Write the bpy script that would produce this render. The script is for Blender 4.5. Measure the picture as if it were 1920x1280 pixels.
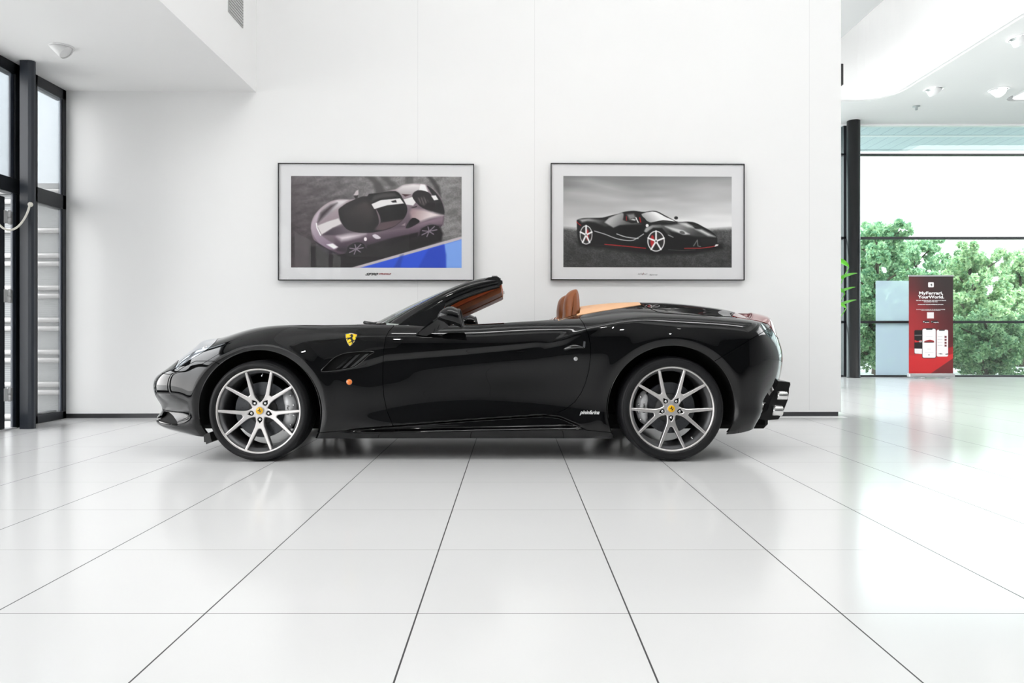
import bpy, math, random
import numpy as np
from mathutils import Vector, Matrix
for _o in list(bpy.data.objects): bpy.data.objects.remove(_o, do_unlink=True)
scn = bpy.context.scene
COL = scn.collection
PI = math.pi
# ------------------------------------------------------------------ camera
F = 1326.0; CAMZ = 0.822; HY = 626.0
cam_d = bpy.data.cameras.new('camera'); cam = bpy.data.objects.new('camera', cam_d); COL.objects.link(cam)
cam_d.sensor_width = 36.0; cam_d.lens = F / 1920 * 36.0
cam_d.shift_y = -(640 - HY) / 1920.0
cam_d.clip_start = 0.05; cam_d.clip_end = 300
cam.location = (0, 0, CAMZ); cam.rotation_euler = (PI / 2, 0, 0)
scn.camera = cam
# ------------------------------------------------------------------ world: bright overcast sky
wd = bpy.data.worlds.new('world'); scn.world = wd; wd.use_nodes = True
nt = wd.node_tree; bg = nt.nodes['Background']
geo = nt.nodes.new('ShaderNodeTexCoord'); sep = nt.nodes.new('ShaderNodeSeparateXYZ')
ramp = nt.nodes.new('ShaderNodeValToRGB')
nt.links.new(geo.outputs['Generated'], sep.inputs[0]); nt.links.new(sep.outputs[2], ramp.inputs[0])
ramp.color_ramp.elements[0].position = 0.0; ramp.color_ramp.elements[0].color = (1.0, 0.995, 0.985, 1)
ramp.color_ramp.elements[1].position = 0.9; ramp.color_ramp.elements[1].color = (0.93, 0.965, 1.0, 1)
nt.links.new(ramp.outputs[0], bg.inputs[0]); bg.inputs[1].default_value = 5.9
# ------------------------------------------------------------------ large unseen area lamps, added in the ceiling openings to stand in for daylight
def area(name, loc, sx, sy, power, rot=(0, 0, 0), color=(1, 1, 1)):
    l = bpy.data.lights.new(name, 'AREA'); l.shape = 'RECTANGLE'; l.size = sx; l.size_y = sy
    l.energy = power; l.color = color
    o = bpy.data.objects.new(name, l); COL.objects.link(o); o.location = loc; o.rotation_euler = rot
    return o
area('opening_fill', (1.9, 2.5, 6.95), 7.4, 0.55, 185)
area('opening_fill_high', (2.0, 4.9, 6.95), 6.6, 0.8, 30)
area('opening_fill_rear', (3.2, 9.9, 6.95), 4.5, 3.6, 20)
area('opening_fill_right', (11.0, 9.0, 6.6), 3.6, 5.0, 60)
def spot(name, loc, target, power, ang=60, blend=0.8, size=0.06, color=(1, 0.98, 0.95)):
    l = bpy.data.lights.new(name, 'SPOT'); l.energy = power; l.spot_size = math.radians(ang); l.spot_blend = blend
    l.shadow_soft_size = size; l.color = color
    o = bpy.data.objects.new(name, l); COL.objects.link(o); o.location = loc
    d = Vector(target) - Vector(loc); o.rotation_euler = d.to_track_quat('-Z', 'Y').to_euler()
    return o
sl = bpy.data.lights.new('sun', 'SUN'); sl.energy = 4.0; sl.angle = 0.3; sl.color = (1, 0.98, 0.95)
so = bpy.data.objects.new('sun', sl); COL.objects.link(so); so.rotation_euler = (math.radians(30), 0, 0)
vs = scn.view_settings
vs.view_transform = 'Standard'; vs.look = 'None'; vs.gamma = 1.0; vs.use_curve_mapping = False; vs.exposure = 0.12
scn.cycles.max_bounces = 10; scn.cycles.diffuse_bounces = 6; scn.cycles.glossy_bounces = 5
scn.cycles.transparent_max_bounces = 16
scn.cycles.sample_clamp_indirect = 6.0
scn.cycles.caustics_reflective = False; scn.cycles.caustics_refractive = False

# ------------------------------------------------------------------ helpers
def lin(c):
    return tuple(((v / 255.0) / 12.92 if v / 255.0 <= 0.04045 else ((v / 255.0 + 0.055) / 1.055) ** 2.4) for v in c)
_mats = {}
def mat(name, color=(0.8, 0.8, 0.8), rough=0.5, metal=0.0, coat=0.0, spec=0.5, emit=None, estr=0.0, srgb=None, noise=0.0, nscale=20.0, bump=0.0):
    if name in _mats: return _mats[name]
    if srgb: color = lin(srgb)
    m = bpy.data.materials.new(name); m.use_nodes = True
    b = m.node_tree.nodes['Principled BSDF']
    b.inputs['Base Color'].default_value = (*color, 1); b.inputs['Roughness'].default_value = rough
    b.inputs['Metallic'].default_value = metal; b.inputs['Coat Weight'].default_value = coat
    b.inputs['Coat Roughness'].default_value = 0.02
    b.inputs['Specular IOR Level'].default_value = spec
    if emit: b.inputs['Emission Color'].default_value = (*emit, 1); b.inputs['Emission Strength'].default_value = estr
    if noise or bump:
        n = m.node_tree.nodes; L = m.node_tree.links
        tc = n.new('ShaderNodeTexCoord'); nz = n.new('ShaderNodeTexNoise'); nz.inputs['Scale'].default_value = nscale
        nz.inputs['Detail'].default_value = 5
        L.new(tc.outputs['Object'], nz.inputs['Vector'])
        if noise:
            mx = n.new('ShaderNodeMixRGB'); mx.inputs[1].default_value = (*[c * (1 - noise) for c in color], 1)
            mx.inputs[2].default_value = (*[min(1, c * (1 + noise)) for c in color], 1)
            L.new(nz.outputs[0], mx.inputs[0]); L.new(mx.outputs[0], b.inputs['Base Color'])
        if bump:
            bp = n.new('ShaderNodeBump'); bp.inputs['Strength'].default_value = bump; bp.inputs['Distance'].default_value = 0.01
            L.new(nz.outputs[0], bp.inputs['Height']); L.new(bp.outputs[0], b.inputs['Normal'])
    _mats[name] = m
    return m
def glass_mat(name, tint=(1, 1, 1), refl=0.08, rough=0.0, fk=0.6):
    if name in _mats: return _mats[name]
    m = bpy.data.materials.new(name); m.use_nodes = True; n = m.node_tree.nodes; L = m.node_tree.links
    n.remove(n['Principled BSDF']); out = n['Material Output']
    tr = n.new('ShaderNodeBsdfTransparent'); tr.inputs[0].default_value = (*tint, 1)
    gl = n.new('ShaderNodeBsdfGlossy'); gl.inputs['Roughness'].default_value = rough
    fr = n.new('ShaderNodeLayerWeight'); fr.inputs[0].default_value = 0.2
    mp = n.new('ShaderNodeMath'); mp.operation = 'MULTIPLY_ADD'; mp.inputs[1].default_value = fk; mp.inputs[2].default_value = refl * 0.4
    mx = n.new('ShaderNodeMixShader')
    L.new(fr.outputs['Fresnel'], mp.inputs[0]); L.new(mp.outputs[0], mx.inputs[0])
    L.new(tr.outputs[0], mx.inputs[1]); L.new(gl.outputs[0], mx.inputs[2]); L.new(mx.outputs[0], out.inputs[0])
    _mats[name] = m
    return m
def vcol_mat(name, rough=0.5, coat=0.0):
    m = bpy.data.materials.new(name); m.use_nodes = True; n = m.node_tree.nodes
    b = n['Principled BSDF']; a = n.new('ShaderNodeVertexColor'); a.layer_name = 'Col'
    m.node_tree.links.new(a.outputs[0], b.inputs['Base Color']); b.inputs['Roughness'].default_value = rough
    b.inputs['Coat Weight'].default_value = coat
    return m

class MB:
    """collects shapes, builds ONE mesh object"""
    def __init__(s): s.v = []; s.f = []; s.m = []; s.sm = []
    def add(s, vs, fs, mi=0, smooth=False):
        b = len(s.v); s.v += [tuple(p) for p in vs]
        for f in fs: s.f.append(tuple(i + b for i in f)); s.m.append(mi); s.sm.append(smooth)
        return s
    def box(s, x0, x1, y0, y1, z0, z1, mi=0, M=None):
        p = [Vector((x, y, z)) for z in (z0, z1) for y in (y0, y1) for x in (x0, x1)]
        if M is not None: p = [M @ q for q in p]
        return s.add(p, [(0, 2, 3, 1), (4, 5, 7, 6), (0, 1, 5, 4), (2, 6, 7, 3), (0, 4, 6, 2), (1, 3, 7, 5)], mi)
    def bbox(s, x0, x1, y0, y1, z0, z1, b=0.004, mi=0, M=None):
        """box with chamfered edges"""
        vs = []; idx = {}
        for sx in (0, 1):
            for sy in (0, 1):
                for sz in (0, 1):
                    c = ((x0, x1)[sx], (y0, y1)[sy], (z0, z1)[sz]); d = ((1, -1)[sx], (1, -1)[sy], (1, -1)[sz])
                    for a in range(3):
                        q = [c[k] + (0 if k == a else d[k] * b) for k in range(3)]
                        idx[(sx, sy, sz, a)] = len(vs); vs.append(Vector(q))
        fs = []
        g = idx
        for sgn in (0, 1):
            fs.append([g[(sgn, 0, 0, 0)], g[(sgn, 1, 0, 0)], g[(sgn, 1, 1, 0)], g[(sgn, 0, 1, 0)]])
            fs.append([g[(0, sgn, 0, 1)], g[(1, sgn, 0, 1)], g[(1, sgn, 1, 1)], g[(0, sgn, 1, 1)]])
            fs.append([g[(0, 0, sgn, 2)], g[(1, 0, sgn, 2)], g[(1, 1, sgn, 2)], g[(0, 1, sgn, 2)]])
        for a in (0, 1):
            for c in (0, 1):
                fs.append([g[(a, c, 0, 0)], g[(a, c, 1, 0)], g[(a, c, 1, 1)], g[(a, c, 0, 1)]])
                fs.append([g[(a, 0, c, 0)], g[(a, 1, c, 0)], g[(a, 1, c, 2)], g[(a, 0, c, 2)]])
                fs.append([g[(0, a, c, 1)], g[(1, a, c, 1)], g[(1, a, c, 2)], g[(0, a, c, 2)]])
        for a in (0, 1):
            for c in (0, 1):
                for e in (0, 1): fs.append([g[(a, c, e, 0)], g[(a, c, e, 1)], g[(a, c, e, 2)]])
        cen = Vector(((x0 + x1) / 2, (y0 + y1) / 2, (z0 + z1) / 2)); out = []
        for f in fs:
            n = (vs[f[1]] - vs[f[0]]).cross(vs[f[2]] - vs[f[0]]); m = sum((vs[i] for i in f), Vector()) / len(f)
            out.append(tuple(f) if n.dot(m - cen) > 0 else tuple(reversed(f)))
        if M is not None: vs = [M @ q for q in vs]
        return s.add(vs, out, mi)
    def prism(s, pts, axis, a, b, mi=0, smooth=False):
        """polygon (2-tuples) extruded along axis from a to b; axis 0:(y,z) 1:(x,z) 2:(x,y)"""
        n = len(pts)
        def mk(p, t): return ((t, p[0], p[1]), (p[0], t, p[1]), (p[0], p[1], t))[axis]
        vs = [mk(p, a) for p in pts] + [mk(p, b) for p in pts]
        fs = [tuple(range(n - 1, -1, -1)), tuple(range(n, 2 * n))] + [(i, (i + 1) % n, (i + 1) % n + n, i + n) for i in range(n)]
        return s.add(vs, fs, mi, smooth)
    def tube(s, pts, r, seg=10, mi=0, cap=True, closed=False):
        pts = [Vector(p) for p in pts]; n = len(pts); rr = r if isinstance(r, (list, tuple)) else [r] * n
        vs = []; up = Vector((0, 0, 1)); prev = None
        for i, p in enumerate(pts):
            if closed: t = pts[(i + 1) % n] - pts[i - 1]
            else: t = pts[min(i + 1, n - 1)] - pts[max(i - 1, 0)]
            t.normalize()
            if prev is None:
                a = t.cross(up);
                if a.length < 1e-3: a = t.cross(Vector((1, 0, 0)))
            else: a = prev - t * prev.dot(t)
            a.normalize(); prev = a; b = t.cross(a)
            for k in range(seg):
                an = 2 * PI * k / seg; vs.append(p + (a * math.cos(an) + b * math.sin(an)) * rr[i])
        fs = []
        for i in range(n if closed else n - 1):
            j = (i + 1) % n
            for k in range(seg): fs.append((i * seg + k, i * seg + (k + 1) % seg, j * seg + (k + 1) % seg, j * seg + k))
        if cap and not closed: fs += [tuple(range(seg - 1, -1, -1)), tuple(range((n - 1) * seg, n * seg))]
        return s.add(vs, fs, mi, True)
    def lathe(s, prof, c, axis=2, seg=32, mi=0, a0=0, a1=2 * PI, smooth=True, closed=False):
        """prof: (r, h) along axis"""
        full = abs(a1 - a0 - 2 * PI) < 1e-6; n = seg if full else seg + 1; m = len(prof); vs = []
        for i in range(n):
            an = a0 + (a1 - a0) * i / seg
            for r, h in prof:
                ca, sa = math.cos(an) * r, math.sin(an) * r
                q = ((h, ca, sa), (ca, h, sa), (ca, sa, h))[axis]
                vs.append((c[0] + q[0], c[1] + q[1], c[2] + q[2]))
        fs = []
        for i in range(seg):
            j = (i + 1) % n
            for k in range(m if closed else m - 1):
                l = (k + 1) % m; fs.append((i * m + k, j * m + k, j * m + l, i * m + l))
        return s.add(vs, fs, mi, smooth)
    def grid(s, A, mi=0, smooth=True, flip=False):
        A = np.asarray(A); h, w = A.shape[:2]
        fs = []
        for i in range(h - 1):
            for j in range(w - 1):
                q = (i * w + j, i * w + j + 1, (i + 1) * w + j + 1, (i + 1) * w + j)
                fs.append(q[::-1] if flip else q)
        return s.add([tuple(map(float, p)) for p in A.reshape(-1, 3)], fs, mi, smooth)
    def build(s, name, mats, parent=None, auto=None, off=(0, 0, 0), fixn=False):
        me = bpy.data.meshes.new(name)
        v = s.v if off == (0, 0, 0) else [(p[0] - off[0], p[1] - off[1], p[2] - off[2]) for p in s.v]
        me.from_pydata([tuple(p) for p in v], [], s.f)
        for m in (mats if isinstance(mats, (list, tuple)) else [mats]): me.materials.append(m)
        me.polygons.foreach_set('material_index', s.m); me.polygons.foreach_set('use_smooth', s.sm)
        if fixn:
            import bmesh
            b = bmesh.new(); b.from_mesh(me); bmesh.ops.recalc_face_normals(b, faces=b.faces); b.to_mesh(me); b.free()
        me.update()
        o = bpy.data.objects.new(name, me); COL.objects.link(o)
        o.location = off
        if parent is not None: o.parent = parent; o.location = (0, 0, 0)
        return o
def mkmesh(name, V, Fc, mats, mi=None, smooth=True, N=None, parent=None, cols=None):
    me = bpy.data.meshes.new(name)
    me.from_pydata(V.tolist() if hasattr(V, 'tolist') else V, [], Fc)
    for m in (mats if isinstance(mats, (list, tuple)) else [mats]): me.materials.append(m)
    if mi is not None: me.polygons.foreach_set('material_index', mi)
    if smooth: me.polygons.foreach_set('use_smooth', [True] * len(me.polygons))
    if cols is not None:
        a = me.color_attributes.new('Col', 'FLOAT_COLOR', 'POINT'); a.data.foreach_set('color', np.ascontiguousarray(cols, dtype=np.float32).ravel())
    me.update()
    if N is not None: me.normals_split_custom_set_from_vertices([tuple(n) for n in N])
    o = bpy.data.objects.new(name, me); COL.objects.link(o)
    if parent is not None: o.parent = parent
    return o
def thing(name, label, cat, loc=(0, 0, 0), rz=0, group=None):
    o = bpy.data.objects.new(name, None); COL.objects.link(o); o.location = loc; o.rotation_euler = (0, 0, rz)
    o.empty_display_size = 0.1
    tag(o, label, cat, group); return o
def tag(o, label, cat, group=None):
    o['label'] = label; o['category'] = cat
    if group: o['group'] = group
    return o
def struct(o): o['kind'] = 'structure'; return o
def PX(px, py, Y): return Vector(((px - 960) * Y / F, Y, CAMZ - (py - HY) * Y / F))
def clip(V, Fs, phi):
    """keep the part of a polygon mesh where phi > 0 (V: n x k attributes, first three the position)"""
    phi = np.where(np.abs(phi) < 1e-7, 1e-7, phi); pos = phi > 0
    V2 = [V]; extra = []; base = len(V); cache = {}; out = []
    pl = pos.tolist(); ph = phi.tolist()
    for f in Fs:
        k = sum(pl[i] for i in f)
        if k == len(f): out.append(f); continue
        if k == 0: continue
        g = []; n = len(f)
        for a in range(n):
            i, j = f[a], f[(a + 1) % n]
            if pl[i]: g.append(i)
            if pl[i] != pl[j]:
                key = (i, j) if i < j else (j, i)
                if key not in cache:
                    t = ph[key[0]] / (ph[key[0]] - ph[key[1]]); cache[key] = base + len(extra)
                    extra.append(V[key[0]] * (1 - t) + V[key[1]] * t)
                g.append(cache[key])
        if len(g) > 2: out.append(tuple(g))
    if extra: V2.append(np.array(extra))
    V2 = np.concatenate(V2)
    used = np.zeros(len(V2), bool)
    for f in out:
        for i in f: used[i] = True
    remap = np.cumsum(used) - 1; rl = remap.tolist()
    return V2[used], [tuple(rl[i] for i in f) for f in out]
def flange(V, N, Fs, depth):
    """add an inward-turned edge along every open border; returns V, N, faces, count of new faces"""
    from collections import Counter
    c = {}
    for f in Fs:
        n = len(f)
        for a in range(n):
            i, j = f[a], f[(a + 1) % n]
            if (j, i) in c: c[(j, i)] = None
            else: c[(i, j)] = 1
    be = [e for e, v in c.items() if v]
    if not be: return V, N, Fs
    nv = []; nn = []; nf = []; b = len(V)
    for i, j in be:
        if len(V[i]) == 0: continue
        n1, n2 = N[i], N[j]; e = V[j] - V[i]; s = np.cross(e, n1); L = np.linalg.norm(s)
        if L < 1e-9: continue
        s /= L
        nv += [V[i], V[j], V[j] - n2 * depth, V[i] - n1 * depth]; nn += [s] * 4
        nf.append((b + 1, b, b + 3, b + 2)); b += 4
    if not nv: return V, N, Fs
    return np.concatenate([V, np.array(nv)]), np.concatenate([N, np.array(nn)]), list(Fs) + nf
def sdf_poly(P, poly):
    """signed distance (inside positive) of points P (n,2)"""
    poly = np.asarray(poly, float); n = len(poly); d = np.full(len(P), 1e18); ins = np.zeros(len(P), bool)
    x, y = P[:, 0], P[:, 1]
    for i in range(n):
        a = poly[i]; b = poly[(i + 1) % n]; e = b - a; w0 = x - a[0]; w1 = y - a[1]
        t = np.clip((w0 * e[0] + w1 * e[1]) / max(e @ e, 1e-12), 0, 1)
        d = np.minimum(d, (w0 - t * e[0]) ** 2 + (w1 - t * e[1]) ** 2)
        c = ((a[1] <= y) & (b[1] > y)) | ((b[1] <= y) & (a[1] > y))
        if abs(e[1]) > 1e-12:
            xi = a[0] + (y - a[1]) / e[1] * e[0]; ins ^= c & (x < xi)
    return np.where(ins, 1, -1) * np.sqrt(d)
def smooth_poly(pts, n=6, closed=True):
    """Catmull-Rom through pts"""
    p = np.asarray(pts, float); m = len(p); out = []
    for i in range(m if closed else m - 1):
        p0 = p[i - 1] if closed or i > 0 else p[i]; p1 = p[i]; p2 = p[(i + 1) % m]
        p3 = p[(i + 2) % m] if closed or i + 2 < m else p2
        for k in range(n):
            t = k / n
            out.append(0.5 * (2 * p1 + (p2 - p0) * t + (2 * p0 - 5 * p1 + 4 * p2 - p3) * t * t + (3 * p1 - p0 - 3 * p2 + p3) * t ** 3))
    if not closed: out.append(p[-1])
    return np.array(out)
def nspline(xk, yk, xq):
    """natural cubic spline, yk (n,d)"""
    xk = np.asarray(xk, float); yk = np.asarray(yk, float); n = len(xk); h = np.diff(xk)
    A = np.zeros((n, n)); B = np.zeros_like(yk); A[0, 0] = A[-1, -1] = 1
    for i in range(1, n - 1):
        A[i, i - 1] = h[i - 1]; A[i, i] = 2 * (h[i - 1] + h[i]); A[i, i + 1] = h[i]
        B[i] = 6 * ((yk[i + 1] - yk[i]) / h[i] - (yk[i] - yk[i - 1]) / h[i - 1])
    M = np.linalg.solve(A, B); xq = np.asarray(xq, float)
    i = np.clip(np.searchsorted(xk, xq) - 1, 0, n - 2); hh = h[i]; a = (xk[i + 1] - xq); b = (xq - xk[i])
    sh = (-1,) + (1,) * (yk.ndim - 1); a = a.reshape(sh); b = b.reshape(sh); hh = hh.reshape(sh)
    return M[i] * a ** 3 / (6 * hh) + M[i + 1] * b ** 3 / (6 * hh) + (yk[i] / hh - M[i] * hh / 6) * a + (yk[i + 1] / hh - M[i + 1] * hh / 6) * b
def sstep(a, b, x):
    t = np.clip((x - a) / (b - a), 0, 1); return t * t * (3 - 2 * t)
def text_mesh(name, body, size, M, m, parent, extrude=0.0004, shear=0.0, bold=0.0, sx=1.0, align='CENTER'):
    cu = bpy.data.curves.new('tmp_text', 'FONT'); cu.body = body; cu.size = size; cu.extrude = extrude; cu.shear = shear
    cu.align_x = align; cu.align_y = 'CENTER'; cu.offset = bold; cu.resolution_u = 3
    o = bpy.data.objects.new('tmp_text', cu); COL.objects.link(o)
    bpy.context.view_layer.update()
    me = bpy.data.meshes.new_from_object(o.evaluated_get(bpy.context.evaluated_depsgraph_get()))
    bpy.data.objects.remove(o, do_unlink=True)
    me.name = name; me.transform(M @ Matrix.Diagonal((sx, 1, 1, 1))); me.materials.clear(); me.materials.append(m)
    r = bpy.data.objects.new(name, me); COL.objects.link(r); r.parent = parent
    return r
def facing(loc, rz=0.0):
    """matrix taking text (x right, y up) onto a wall facing -Y at loc"""
    return Matrix.Translation(loc) @ Matrix.Rotation(rz, 4, 'Z') @ Matrix.Rotation(PI / 2, 4, 'X')
# ------------------------------------------------------------------ the room
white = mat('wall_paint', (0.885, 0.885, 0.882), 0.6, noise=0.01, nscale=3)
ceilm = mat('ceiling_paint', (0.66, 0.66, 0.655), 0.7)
greyw = mat('dim_wall_paint', (0.10, 0.105, 0.11), 0.6)
blackm = mat('black_frame_metal', (0.018, 0.02, 0.024), 0.38)
bluem = mat('anthracite_frame_metal', (0.045, 0.055, 0.075), 0.35)
def wy(x): return 7.0 + 0.022 * x          # face of the display wall
WA = math.atan(0.022)
# floor material: big glossy tiles
fm = bpy.data.materials.new('glossy_floor_tiles'); fm.use_nodes = True
n = fm.node_tree.nodes; L = fm.node_tree.links; b = n['Principled BSDF']
g = n.new('ShaderNodeNewGeometry'); sp = n.new('ShaderNodeSeparateXYZ'); L.new(g.outputs['Position'], sp.inputs[0])
def mth(op, a, bb=None, cc=None):
    q = n.new('ShaderNodeMath'); q.operation = op
    for i, v in enumerate((a, bb, cc)):
        if v is None: continue
        if isinstance(v, (int, float)): q.inputs[i].default_value = v
        else: L.new(v, q.inputs[i])
    return q.outputs[0]
def line(axis, off, size, half):
    a = mth('SUBTRACT', sp.outputs[axis], off); a = mth('DIVIDE', a, size)
    r = mth('SUBTRACT', a, mth('ROUND', a)); r = mth('ABSOLUTE', r)
    return mth('LESS_THAN', r, half / size)
lx = line(0, -0.279, 0.624, 0.0024); ly = line(1, 2.082, 0.6145, 0.0016)
nz = n.new('ShaderNodeTexNoise'); nz.inputs['Scale'].default_value = 1.3; nz.inputs['Detail'].default_value = 6
L.new(g.outputs['Position'], nz.inputs['Vector'])
mxa = n.new('ShaderNodeMixRGB'); mxa.inputs[1].default_value = (0.685, 0.685, 0.682, 1); mxa.inputs[2].default_value = (0.735, 0.735, 0.73, 1)
L.new(nz.outputs[0], mxa.inputs[0])
mxb = n.new('ShaderNodeMixRGB'); mxb.inputs[2].default_value = (0.17, 0.165, 0.16, 1); L.new(mxa.outputs[0], mxb.inputs[1]); L.new(ly, mxb.inputs[0])
mxc = n.new('ShaderNodeMixRGB'); mxc.inputs[2].default_value = (0.035, 0.035, 0.035, 1); L.new(mxb.outputs[0], mxc.inputs[1]); L.new(lx, mxc.inputs[0])
L.new(mxc.outputs[0], b.inputs['Base Color'])
nz2 = n.new('ShaderNodeTexNoise'); nz2.inputs['Scale'].default_value = 0.7
L.new(g.outputs['Position'], nz2.inputs['Vector'])
rr = mth('MULTIPLY_ADD', nz2.outputs[0], 0.06, 0.13); gr = mth('MAXIMUM', lx, ly); L.new(mth('MULTIPLY_ADD', gr, 0.5, rr), b.inputs['Roughness'])
b.inputs['Specular IOR Level'].default_value = 0.6
m = MB(); m.box(-4.6, 14.2, -8.2, 13.9, -0.15, 0.0); struct(m.build('floor', fm))
XL = -4.35; ZS = 3.195; ZC = 4.85; XR = 14.0; YB = 13.6; YF = -8.0
# display wall (floats over a recessed plinth)
x0, x1 = XL - 0.03, 3.29
m = MB(); m.prism([(x0, wy(x0)), (x1, wy(x1)), (x1, wy(x1) + 0.24), (x0, wy(x0) + 0.24)], 2, 0.045, 7.3); struct(m.build('wall_back', white))
m = MB()
for xs in (-0.93, 0.225, 2.97):
    y = wy(xs); m.box(xs - 0.0012, xs + 0.0012, y - 0.0006, y + 0.004, 0.06, 7.0)
m.box(-2.5, 3.30, 6.9994 - 0.055, 7.09, 0, 0.0001)
struct(m.build('trim_1', mat('joint_line', (0.70, 0.70, 0.70), 0.7)))
m = MB(); m.prism([(x0, wy(x0) + 0.015), (x1 - 0.02, wy(x1) + 0.015), (x1 - 0.02, wy(x1) + 0.2), (x0, wy(x0) + 0.2)], 2, 0.0, 0.046)
struct(m.build('baseboard_back', mat('plinth_metal', (0.09, 0.09, 0.095), 0.25, 0.6)))
# left lowered soffit with its bulkhead
m = MB(); m.box(XL - 0.25, -2.51, YF, 7.3, ZS, ZS + 0.1)
m.box(-2.61, -2.51, YF, 7.3, ZS + 0.1, 7.3); struct(m.build('ceiling_soffit_left', white))
# main ceiling with rounded openings
def rc(cx, cy, r, a0, a1, n=14): return [(cx + r * math.cos(math.radians(a0 + (a1 - a0) * i / n)), cy + r * math.sin(math.radians(a0 + (a1 - a0) * i / n))) for i in range(n + 1)]
OX0, OX1, OY0, OY1 = -2.5, 6.5, 0.6, 12.25; R1 = 0.62; R2 = 0.25
m = MB()
m.box(OX0, XR, OY1, YB, ZC, ZC + 0.12)                       # strip along the glazing
m.box(OX1, 8.45, YF, OY1, ZC, ZC + 0.12)                      # strip between the openings
m.box(-2.5, OX1, YF, OY0, ZC, ZC + 0.12)                     # behind the photographer
m.box(8.45, XR, YF, 3.0, ZC, ZC + 0.12)
c = rc(OX1 - R1, OY1 - R1, R1, 0, 90); m.prism(c + [(OX1, OY1)], 2, ZC, ZC + 0.12)
c = rc(8.45 + R2, OY1 - R2, R2, 90, 180); m.prism(c + [(8.45, OY1)], 2, ZC, ZC + 0.12)
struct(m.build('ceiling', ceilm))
# upstands of the openings
m = MB()
def upstand(path, z0, z1, t=0.08):
    for i in range(len(path) - 1):
        a = Vector(path[i]).to_3d(); bq = Vector(path[i + 1]).to_3d(); nrm = (bq - a).cross(Vector((0, 0, 1))).normalized() * t
        m.add([(a.x, a.y, z0), (bq.x, bq.y, z0), (bq.x, bq.y, z1), (a.x, a.y, z1), (a.x - nrm.x, a.y - nrm.y, z0), (bq.x - nrm.x, bq.y - nrm.y, z0), (bq.x - nrm.x, bq.y - nrm.y, z1), (a.x - nrm.x, a.y - nrm.y, z1)],
              [(0, 1, 2, 3), (7, 6, 5, 4), (3, 2, 6, 7)], 0, True)
e_ = 0.003
upstand([(OX1 - e_, OY0)] + rc(OX1 - R1, OY1 - R1, R1 - e_, 0, 90) + [(3.0, OY1 - e_)], ZC - 0.001, 7.3)
upstand([(OX1, OY0 + e_), (OX0, OY0 + e_)][::-1], ZC - 0.001, 7.3)
upstand([(XR, OY1 - e_)] + rc(8.45 + R2, OY1 - R2, R2 - e_, 90, 180) + [(8.45 + e_, 3.0)], ZC - 0.001, 6.9)
upstand([(8.45, 3.0 + e_), (XR, 3.0 + e_)], ZC - 0.001, 6.9)
struct(m.build('ceiling_opening_upstand', white))
m = MB(); m.box(OX0 - 0.1, XR, OY0 - 0.1, 13.0, 7.3, 7.4); struct(m.build('ceiling_upper', white))
m = MB(); m.box(3.30, 5.03, 7.0, 12.2, 5.34, 6.2); struct(m.build('ceiling_beam', mat('beam_paint', (0.42, 0.42, 0.42), 0.7)))
# other walls
m = MB(); m.box(XL - 0.25, XR + 0.25, YF - 0.25, YF, 0, 5.0); struct(m.build('wall_front', greyw))
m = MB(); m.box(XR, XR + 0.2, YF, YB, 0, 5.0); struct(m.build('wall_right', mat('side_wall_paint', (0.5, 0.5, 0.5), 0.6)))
# bulkhead grille
t = thing('ventilation_grille', 'pale grey ventilation grille set in the white bulkhead above the left soffit', 'vent', (-2.51, 6.42, 3.67))
gm = mat('grille_grey', (0.42, 0.42, 0.42), 0.5); m = MB()
m.box(-0.004, 0.006, -0.17, 0.17, 0.0, 1.1); m.build('backing', gm, t)
m = MB()
for k in range(40): z = 0.02 + k * 0.027; m.box(0.006, 0.012, -0.16, 0.16, z, z + 0.012)
m.build('slats', mat('grille_slat', (0.55, 0.55, 0.55), 0.5), t)
# thin dark box on the far side of the wall end
m = MB(); m.bbox(3.292, 3.376, 7.2, 7.32, 3.36, 3.575, 0.004)
tag(m.build('wall_speaker', mat('speaker_black', (0.03, 0.03, 0.03), 0.5)), 'narrow dark box mounted high on the end of the display wall', 'speaker')

# ------------------------------------------------------------------ left glazing
lg = glass_mat('clear_glazing', (0.985, 0.985, 0.985), 0.12)
def jamb(m, y0, y1, z0, z1, x0=XL - 0.09, x1=XL, mi=0): m.bbox(x0, x1, y0, y1, z0, z1, 0.004, mi)
# fixed light beside the wall (window_1)
t = struct(thing('window_1', 'w', 'w')); del t['label'], t['category']
YA, YP = 6.46, wy(XL) - 0.0005
m = MB(); jamb(m, YP - 0.055, YP, 0, ZS, XL - 0.03); jamb(m, YA, YP, ZS - 0.10, ZS); jamb(m, YA, YP, 0, 0.075)
jamb(m, YA, YP, 2.03, 2.17); jamb(m, YA, YA + 0.03, 0, ZS); m.build('frame', blackm, t)
m = MB(); jamb(m, YP - 0.068, YP - 0.055, 0.075, 2.03, XL - 0.026, XL - 0.008); jamb(m, YP - 0.068, YP - 0.055, 2.17, ZS - 0.1, XL - 0.026, XL - 0.008)
jamb(m, YA + 0.03, YP - 0.1, 0.075, 0.095, XL - 0.075, XL - 0.03); m.build('glazing_bead', bluem, t)
m = MB(); m.box(XL - 0.024, XL - 0.018, YA + 0.03, YP - 0.056, 0.08, ZS - 0.1); m.build('pane', lg, t)
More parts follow.
